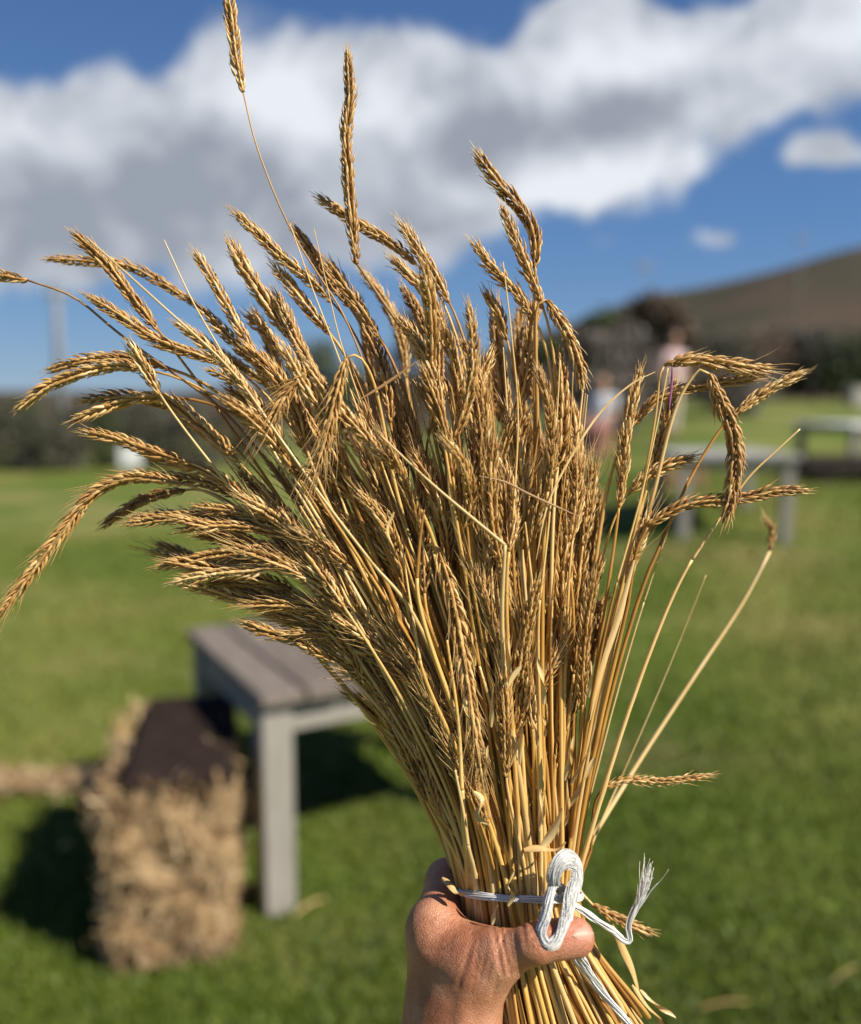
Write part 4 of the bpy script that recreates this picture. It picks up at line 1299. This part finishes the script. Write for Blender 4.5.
# loose dry leaves in the sheaf
def leaf(label, pts, d, w, mat=None, tw=1.2, name='dry_leaf'):
    dd = np.linspace(d[0], d[1], len(pts)) if np.ndim(d) else d
    p = spline(px_path(pts, dd), 18)
    T, N, B = frames(p, n0=-unit(p[0] - EYE))
    t = np.linspace(0, 1, 18)
    ww = w * np.sin(np.pi * np.clip(t * .92 + .06, 0, 1)) ** .7
    an_ = np.linspace(0, tw, 18)
    side = np.cos(an_)[:, None] * B + np.sin(an_)[:, None] * N
    nn_ = np.cross(T, side)
    off = np.array([-1, -.5, 0, .5, 1])
    V = p[:, None] + side[:, None] * (off[None, :] * ww[:, None])[..., None] + nn_[:, None] * ((np.abs(off) ** 2)[None, :] * ww[:, None] * .45)[..., None]
    V2 = V - nn_[:, None] * .00022
    Va = np.concatenate([V.reshape(-1, 3), V2.reshape(-1, 3)])
    i = np.arange(17)[:, None] * 5; j = np.arange(4)[None, :]
    F = np.stack([i + j, i + j + 1, i + 5 + j + 1, i + 5 + j], -1).reshape(-1, 4)
    o = build(name, Va, [np.concatenate([F, F[:, ::-1] + 90])], mat or M_LEAF, None, True)
    return tag(o, label, 'leaf', 'dry leaves in the sheaf')


leaf('broad brown dry leaf on the right flank of the sheaf', [(634, 560), (618, 620), (602, 670), (590, 720)], (.445, .444), .0017, M_LEAF, tw=.9)
leaf('crumpled yellow dry leaf just above the bow', [(524, 850), (540, 847), (556, 849), (566, 842)], (.424, .428), .0022, tw=2.2)
leaf('pale folded leaf standing up above the bow', [(540, 850), (548, 838), (556, 822), (562, 808)], (.426, .428), .0024, tw=1.2)
leaf('small curled leaf scrap beside the hanging ear tip', [(474, 792), (484, 800), (478, 815), (488, 824)], (.424, .422), .0022, M_PALE, tw=3)
leaf('tiny pale leaf sliver in the centre of the lower sheaf', [(521, 666), (514, 676), (508, 688)], (.424, .424), .0014, M_PALE, tw=1)
leaf('white torn leaf sliver near the folded cream straw', [(394, 512), (388, 530), (395, 552)], (.420, .422), .0010, M_PALE, tw=2)
leaf('thin dark twig lying across the upper left centre', [(359, 400), (385, 384), (419, 360)], (.420, .426), .0007, M_DARKSTEM, tw=.2)
leaf('thin brown grass blade across the right centre', [(479, 476), (505, 482), (531, 495), (582, 518)], (.418, .430), .0006, M_DARKSTEM, tw=.2)
leaf('thin bowed grass blade arching out over the right side', [(655, 372), (630, 385), (600, 413), (574, 452), (548, 504), (536, 560)], (.440, .426), .0006, M_LEAF, tw=.2)
leaf('purple sliver on the stem below the topmost level ear', [(672, 366), (672, 380), (671, 394), (669, 410)], (.444, .446), .0006, M_PURPLE, tw=.6)
leaf('torn leaf sheath above the thumb beside the bow', [(508, 906), (512, 895), (507, 886), (514, 872)], (.428, .427), .0018, M_PALE, tw=2.5)
leaf('split husk among the stems left of the bow', [(492, 925), (494, 912), (498, 905)], (.428, .427), .0014, M_PALE, tw=2)
leaf('frayed straw end curling at the bottom right of the sheaf', [(640, 990), (655, 1003), (668, 1012), (676, 1018)], (.472, .470), .0016, M_PALE, tw=4)
leaf('second frayed straw end at the bottom right of the sheaf', [(632, 985), (648, 1006), (662, 1022), (650, 1030)], (.466, .468), .0016, M_LEAF, tw=3)
leaf('dry leaf hanging along the right side below the twine tail', [(612, 925), (624, 950), (634, 972), (641, 1000)], (.474, .474), .0022, M_LEAF, tw=1.2)
leaf('brown leaf scrap at the left edge of the tie', [(442, 878), (450, 884), (458, 893), (466, 893)], (.448, .436), .0020, M_LEAF, tw=2)

for i in range(20):
    x0 = float(rng.uniform(455, 590)); y0 = float(rng.uniform(600, 870)); L = float(rng.uniform(18, 50)); sl = (x0 - 519) / 260 + float(rng.normal(0, .12))
    dd = .4395 - .012 * math.sqrt(max(0, 1 - ((x0 - 522) / 80) ** 2))
    sgn = float(rng.choice([-1, 1]))
    lf = leaf('small torn leaf sheath clinging to the stems above the twine', [(x0, y0), (x0 + sl * L * .5 + sgn * 1, y0 - L * .5), (x0 + sl * L + sgn * 4, y0 - L)], (dd, dd - .003), float(rng.uniform(.0008, .0020)),
              M_PALE if rng.random() < .5 else M_LEAF, tw=float(rng.uniform(1, 4)))
    lf['group'] = 'torn leaf sheaths on the stems'

# ------------------------------------------------------------------ white twine
twine = thing('white_twine', 'white twine tied round the sheaf in a bow with frayed ends', 'twine', tuple(P(556, 890, .43)))
TOFF = P(556, 890, .43)


def strands(path, n, spread, r, wob=.0004, fan=None):
    """n thin fibres running along path; spread: (m,2) half-sizes of the cross-section"""
    m = len(path)
    T, N, B = frames(path, n0=-unit(path[0] - EYE))
    mb = MB()
    for i in range(n):
        a = rng.random() * 6.283; q = math.sqrt(rng.random())
        ph = rng.random() * 6.283; fq = rng.uniform(2, 5)
        t = np.linspace(0, 1, m)
        ang = a + 2.2 * t
        o = (q * np.cos(ang) * spread[:, 0])[:, None] * B + (q * np.sin(ang) * spread[:, 1])[:, None] * N
        o = o + (np.sin(t * fq * 6.283 + ph) * wob)[:, None] * B + (np.cos(t * fq * 5 + ph) * wob)[:, None] * N
        p = path + o
        if fan is not None: p = p + fan(t)[:, None] * rng.normal(0, 1, 3) * .0019 + (np.clip((t - .72) / .28, 0, 1) * rng.normal(0, .0035))[:, None] * T + (fan(t) * np.sin(t * 30 + ph))[:, None] * B * .0006
        mb.tube(p - TOFF, r * rng.uniform(.7, 1.3) * (1 if fan is None else 1 - .6 * np.clip((t - .75) / .25, 0, 1)), 4, t=.5)
    return mb


def spr(m, w, th):
    t = np.linspace(0, 1, m)
    return np.stack([np.interp(t, np.linspace(0, 1, len(w)), w), np.interp(t, np.linspace(0, 1, len(th)), th)], 1)


ang = np.linspace(0, 2 * np.pi, 60)
ring = np.array([P(TIE[0] + (TRX + 3) * math.sin(q), 893 + 6 * math.cos(q) + 3 * math.sin(q), D0 - (TRD + .0022) * math.cos(q)) for q in ang])
strands(ring, 26, spr(60, [.0016], [.0012]), .00042, .0002).obj('wrap', M_TWINE, twine, True)
lp = spline(px_path([(557, 893), (553, 884), (549, 897), (546, 915), (541, 932), (547, 945), (558, 940), (566, 920), (571, 897), (577, 878), (575, 865), (565, 859), (556, 868), (553, 882), (559, 892)],
                    [.4300, .4235, .4180, .4120, .4085, .4060, .4070, .4130, .4180, .4225, .4240, .4210, .4195, .4205, .4270]), 90)
strands(lp, 200, spr(90, [.0012, .0016, .0020, .0021, .0022, .0036, .0052, .0058, .0056, .0046, .0032, .0024, .0014], [.0011, .0008]), .00016, .0009).obj('bow_loop', M_TWINE, twine, True)
kn = spline(px_path([(563, 889), (556, 884), (552, 892), (559, 899), (567, 894), (561, 886)], [.4245, .4215, .4200, .4205, .4235, .4262]), 40)
strands(kn, 30, spr(40, [.0016], [.0014]), .00040, .0002).obj('knot', M_TWINE, twine, True)
t1 = spline(px_path([(562, 897), (580, 909), (597, 921), (613, 931), (623, 940), (630, 940), (629, 926), (634, 912), (643, 891), (648, 872)], [.428, .436, .442, .448, .450, .450, .450, .450, .450, .450]), 70)


def fan1(t): return np.clip((t - .74) / .26, 0, 1) ** 1.6 * 1.3


strands(t1, 40, spr(70, [.0014, .0015, .0015, .0015, .0016, .0018, .0026], [.0013, .0012, .0012, .0012, .0012, .0014, .002]), .00032, .00025, fan1).obj('frayed_tail', M_TWINE, twine, True)
t2 = spline(px_path([(566, 915), (570, 935), (577, 955), (586, 970), (598, 987), (612, 1004), (626, 1021), (640, 1042)], [.424, .4215, .430, .437, .440, .442, .444, .446]), 60)
strands(t2, 34, spr(60, [.0012, .0022, .0036, .0030, .0020, .0015, .0015, .0015], [.0010, .0009, .0010, .0012]), .00034, .0003).obj('hanging_tail', M_TWINE, twine, True)


# ------------------------------------------------------------------ the hand
def H(px, py, d): return P(px, py, d)


def pr(a, b, ra, rb, k=None): return (a, b, ra, rb) if k is None else (a, b, ra, rb, k)


wrist = H(452, 1085, .438)
hand_prims = [
    pr(H(440, 1240, .41), H(446, 1095, .437), .031, .0250),                   # forearm
    pr(H(446, 1240, .43), H(450, 1095, .456), .028, .0225),
    pr(H(441, 1090, .440), H(433, 946, .4475), .0195, .0124),                 # index metacarpal
    pr(H(446, 1090, .455), H(436, 960, .472), .0195, .0120),                  # middle
    pr(H(446, 1095, .470), H(431, 984, .494), .019, .0125),                   # ring
    pr(H(448, 1100, .482), H(433, 1010, .512), .017, .0115),                  # little
    pr(H(456, 1080, .433), H(480, 974, .4285), .0185, .0112, .016),           # thumb metacarpal
    pr(H(450, 1040, .4365), H(462, 965, .4335), .0185, .0112, .020),          # web muscle
    pr(H(440, 942, .4430), H(486, 954, .4310), .0088, .0084, .018),           # web ridge
    pr(H(484, 967, .4265), H(503, 955, .4210), .0104, .0094, .014),           # thumb knuckle
    pr(H(503, 955, .4210), H(536, 943, .4145), .0093, .0080, .008),           # thumb proximal
    pr(H(536, 943, .4143), H(541, 941, .4145), .0086, .0085, .006),           # joint
    pr(H(539, 942, .4147), H(575, 937, .4178), .0080, .0082, .004),           # thumb distal
    pr(H(560, 939, .4160), H(575, 938, .4180), .0087, .0085, .004),
    # index finger: up beside the bundle then behind it
    pr(H(435, 924, .450), H(448, 880, .484), .0122, .0112, .010),
    pr(H(447, 882, .482), H(476, 880, .5185), .0112, .0095, .006),
    pr(H(476, 880, .5185), H(512, 886, .5240), .0095, .0082, .005),
    # middle
    pr(H(436, 948, .473), H(448, 924, .514), .0125, .0108, .008),
    pr(H(448, 924, .514), H(484, 918, .5300), .0108, .0096, .006),
    pr(H(484, 918, .5300), H(528, 922, .5260), .0096, .0084, .005),
    # ring
    pr(H(434, 974, .495), H(450, 958, .526), .0118, .0102, .008),
    pr(H(450, 958, .526), H(488, 955, .5330), .0102, .0092, .006),
    pr(H(488, 955, .5330), H(528, 958, .5265), .0092, .0080, .005),
    # little
    pr(H(436, 1004, .512), H(454, 992, .533), .0105, .0090, .008),
    pr(H(454, 992, .533), H(484, 990, .5350), .0090, .0080, .006),
    pr(H(484, 990, .5350), H(514, 992, .5295), .0080, .0070, .005),
    # knuckles
    pr(H(432, 924, .4455), H(434, 934, .4445), .0088, .0088, .010),
    pr(H(437, 956, .4680), H(437, 960, .4685), .0094, .0094, .012),
    pr(H(436, 980, .490), H(436, 982, .490), .0094, .0094, .010),
    # tendons and veins under the skin
    pr(H(436, 945, .4345), H(446, 1040, .4225), .0016, .0014, .007),
    pr(H(452, 985, .4265), H(447, 1060, .4190), .0012, .0012, .005),
    pr(H(470, 965, .4205), H(461, 1030, .4150), .0013, .0011, .006),
]
def groove_list():
    L = []
    for x_ in (527, 532, 537, 542, 547): L.append((H(x_ - 3 + rng.normal(0, 1), 924, .402), H(x_ + 2 + rng.normal(0, 1), 958, .402), .00050, .0008))
    for x_, q_ in ((500, .0007), (507, .0009), (513, .0006), (519, .0004)): L.append((H(x_ - 6, 932, .41), H(x_ + 5, 984, .405), q_, .0010))
    for k_ in range(9): L.append((H(474 + k_ * 4 + rng.normal(0, 2), 930 + rng.normal(0, 3), .422), H(462 + k_ * 3.5 + rng.normal(0, 3), 990 + rng.normal(0, 10), .411), .00035, .0008))
    for k_ in range(5): L.append((H(424 + rng.normal(0, 3), 926 + k_ * 6, .431), H(452 + rng.normal(0, 4), 922 + k_ * 7, .431), .00040, .0009))
    return L


GROOVES = groove_list()


def hand_grooves(G):
    """shallow skin creases: planes through the viewer-side line, limited to its length"""
    f = 0
    for a, b, dep, wid in GROOVES:
        ab = b - a; m = ab @ ab
        n_ = np.cross(ab, (a + b) / 2 - EYE); n_ = n_ / np.linalg.norm(n_)
        d = np.abs((G - a.astype(np.float32)) @ n_.astype(np.float32))
        t = ((G - a.astype(np.float32)) @ ab.astype(np.float32)) / m
        dpt = (G - a.astype(np.float32)) @ FWD.astype(np.float32)
        f = f + dep * 1.5 * np.exp(-(d / wid) ** 2) * ((t > 0) & (t < 1)) * np.clip(np.minimum(t, 1 - t) * 6, 0, 1) * (dpt < .022)
    return f


V, F = sdf_mesh(hand_prims, .00112, .012, hand_grooves)
hc = V.mean(0)
# skin creases over thumb joints and loose folds at the web
tipc = H(577, 936, .416)
near = np.exp(-(np.linalg.norm(V - tipc, axis=1) / .011) ** 2)
hand = build('hand', V, F, M_SKIN, None, True, near)
sm = hand.modifiers.new('smooth', 'SMOOTH'); sm.factor = .5; sm.iterations = 2
tag(hand, 'tanned left hand gripping the wheat sheaf from below, thumb laid across the front', 'hand')
# thumb nail on the upper side of the tip
nv_, nf_ = [], []
ax1 = unit(H(585, 928, .415) - H(556, 932, .4105)); nrm = unit(UPV * .55 - FWD * .85 + RGT * .15); nrm = unit(nrm - ax1 * (nrm @ ax1)); ax2 = np.cross(nrm, ax1); nc = H(576, 937, .4180) + nrm * .0094
for i, uu in enumerate(np.linspace(-1, 1, 9)):
    for j, vv in enumerate(np.linspace(-1, 1, 9)):
        w_ = math.sqrt(max(0, 1 - abs(uu) ** 3.2))
        nv_.append(nc + ax1 * uu * .0060 + ax2 * vv * w_ * .0050 - nrm * (vv * vv * .0022 + max(0, uu) ** 2 * .0012) * 1.0)
nv_ = np.array(nv_)
i = np.arange(8)[:, None] * 9; j = np.arange(8)[None, :]
nf_ = np.stack([i + j, i + 9 + j, i + 9 + j + 1, i + j + 1], -1).reshape(-1, 4)
nail = build('nail', np.concatenate([nv_, nv_ - nrm * .0012]), [np.concatenate([nf_, nf_[:, ::-1] + 81])], M_NAIL, hand, True)
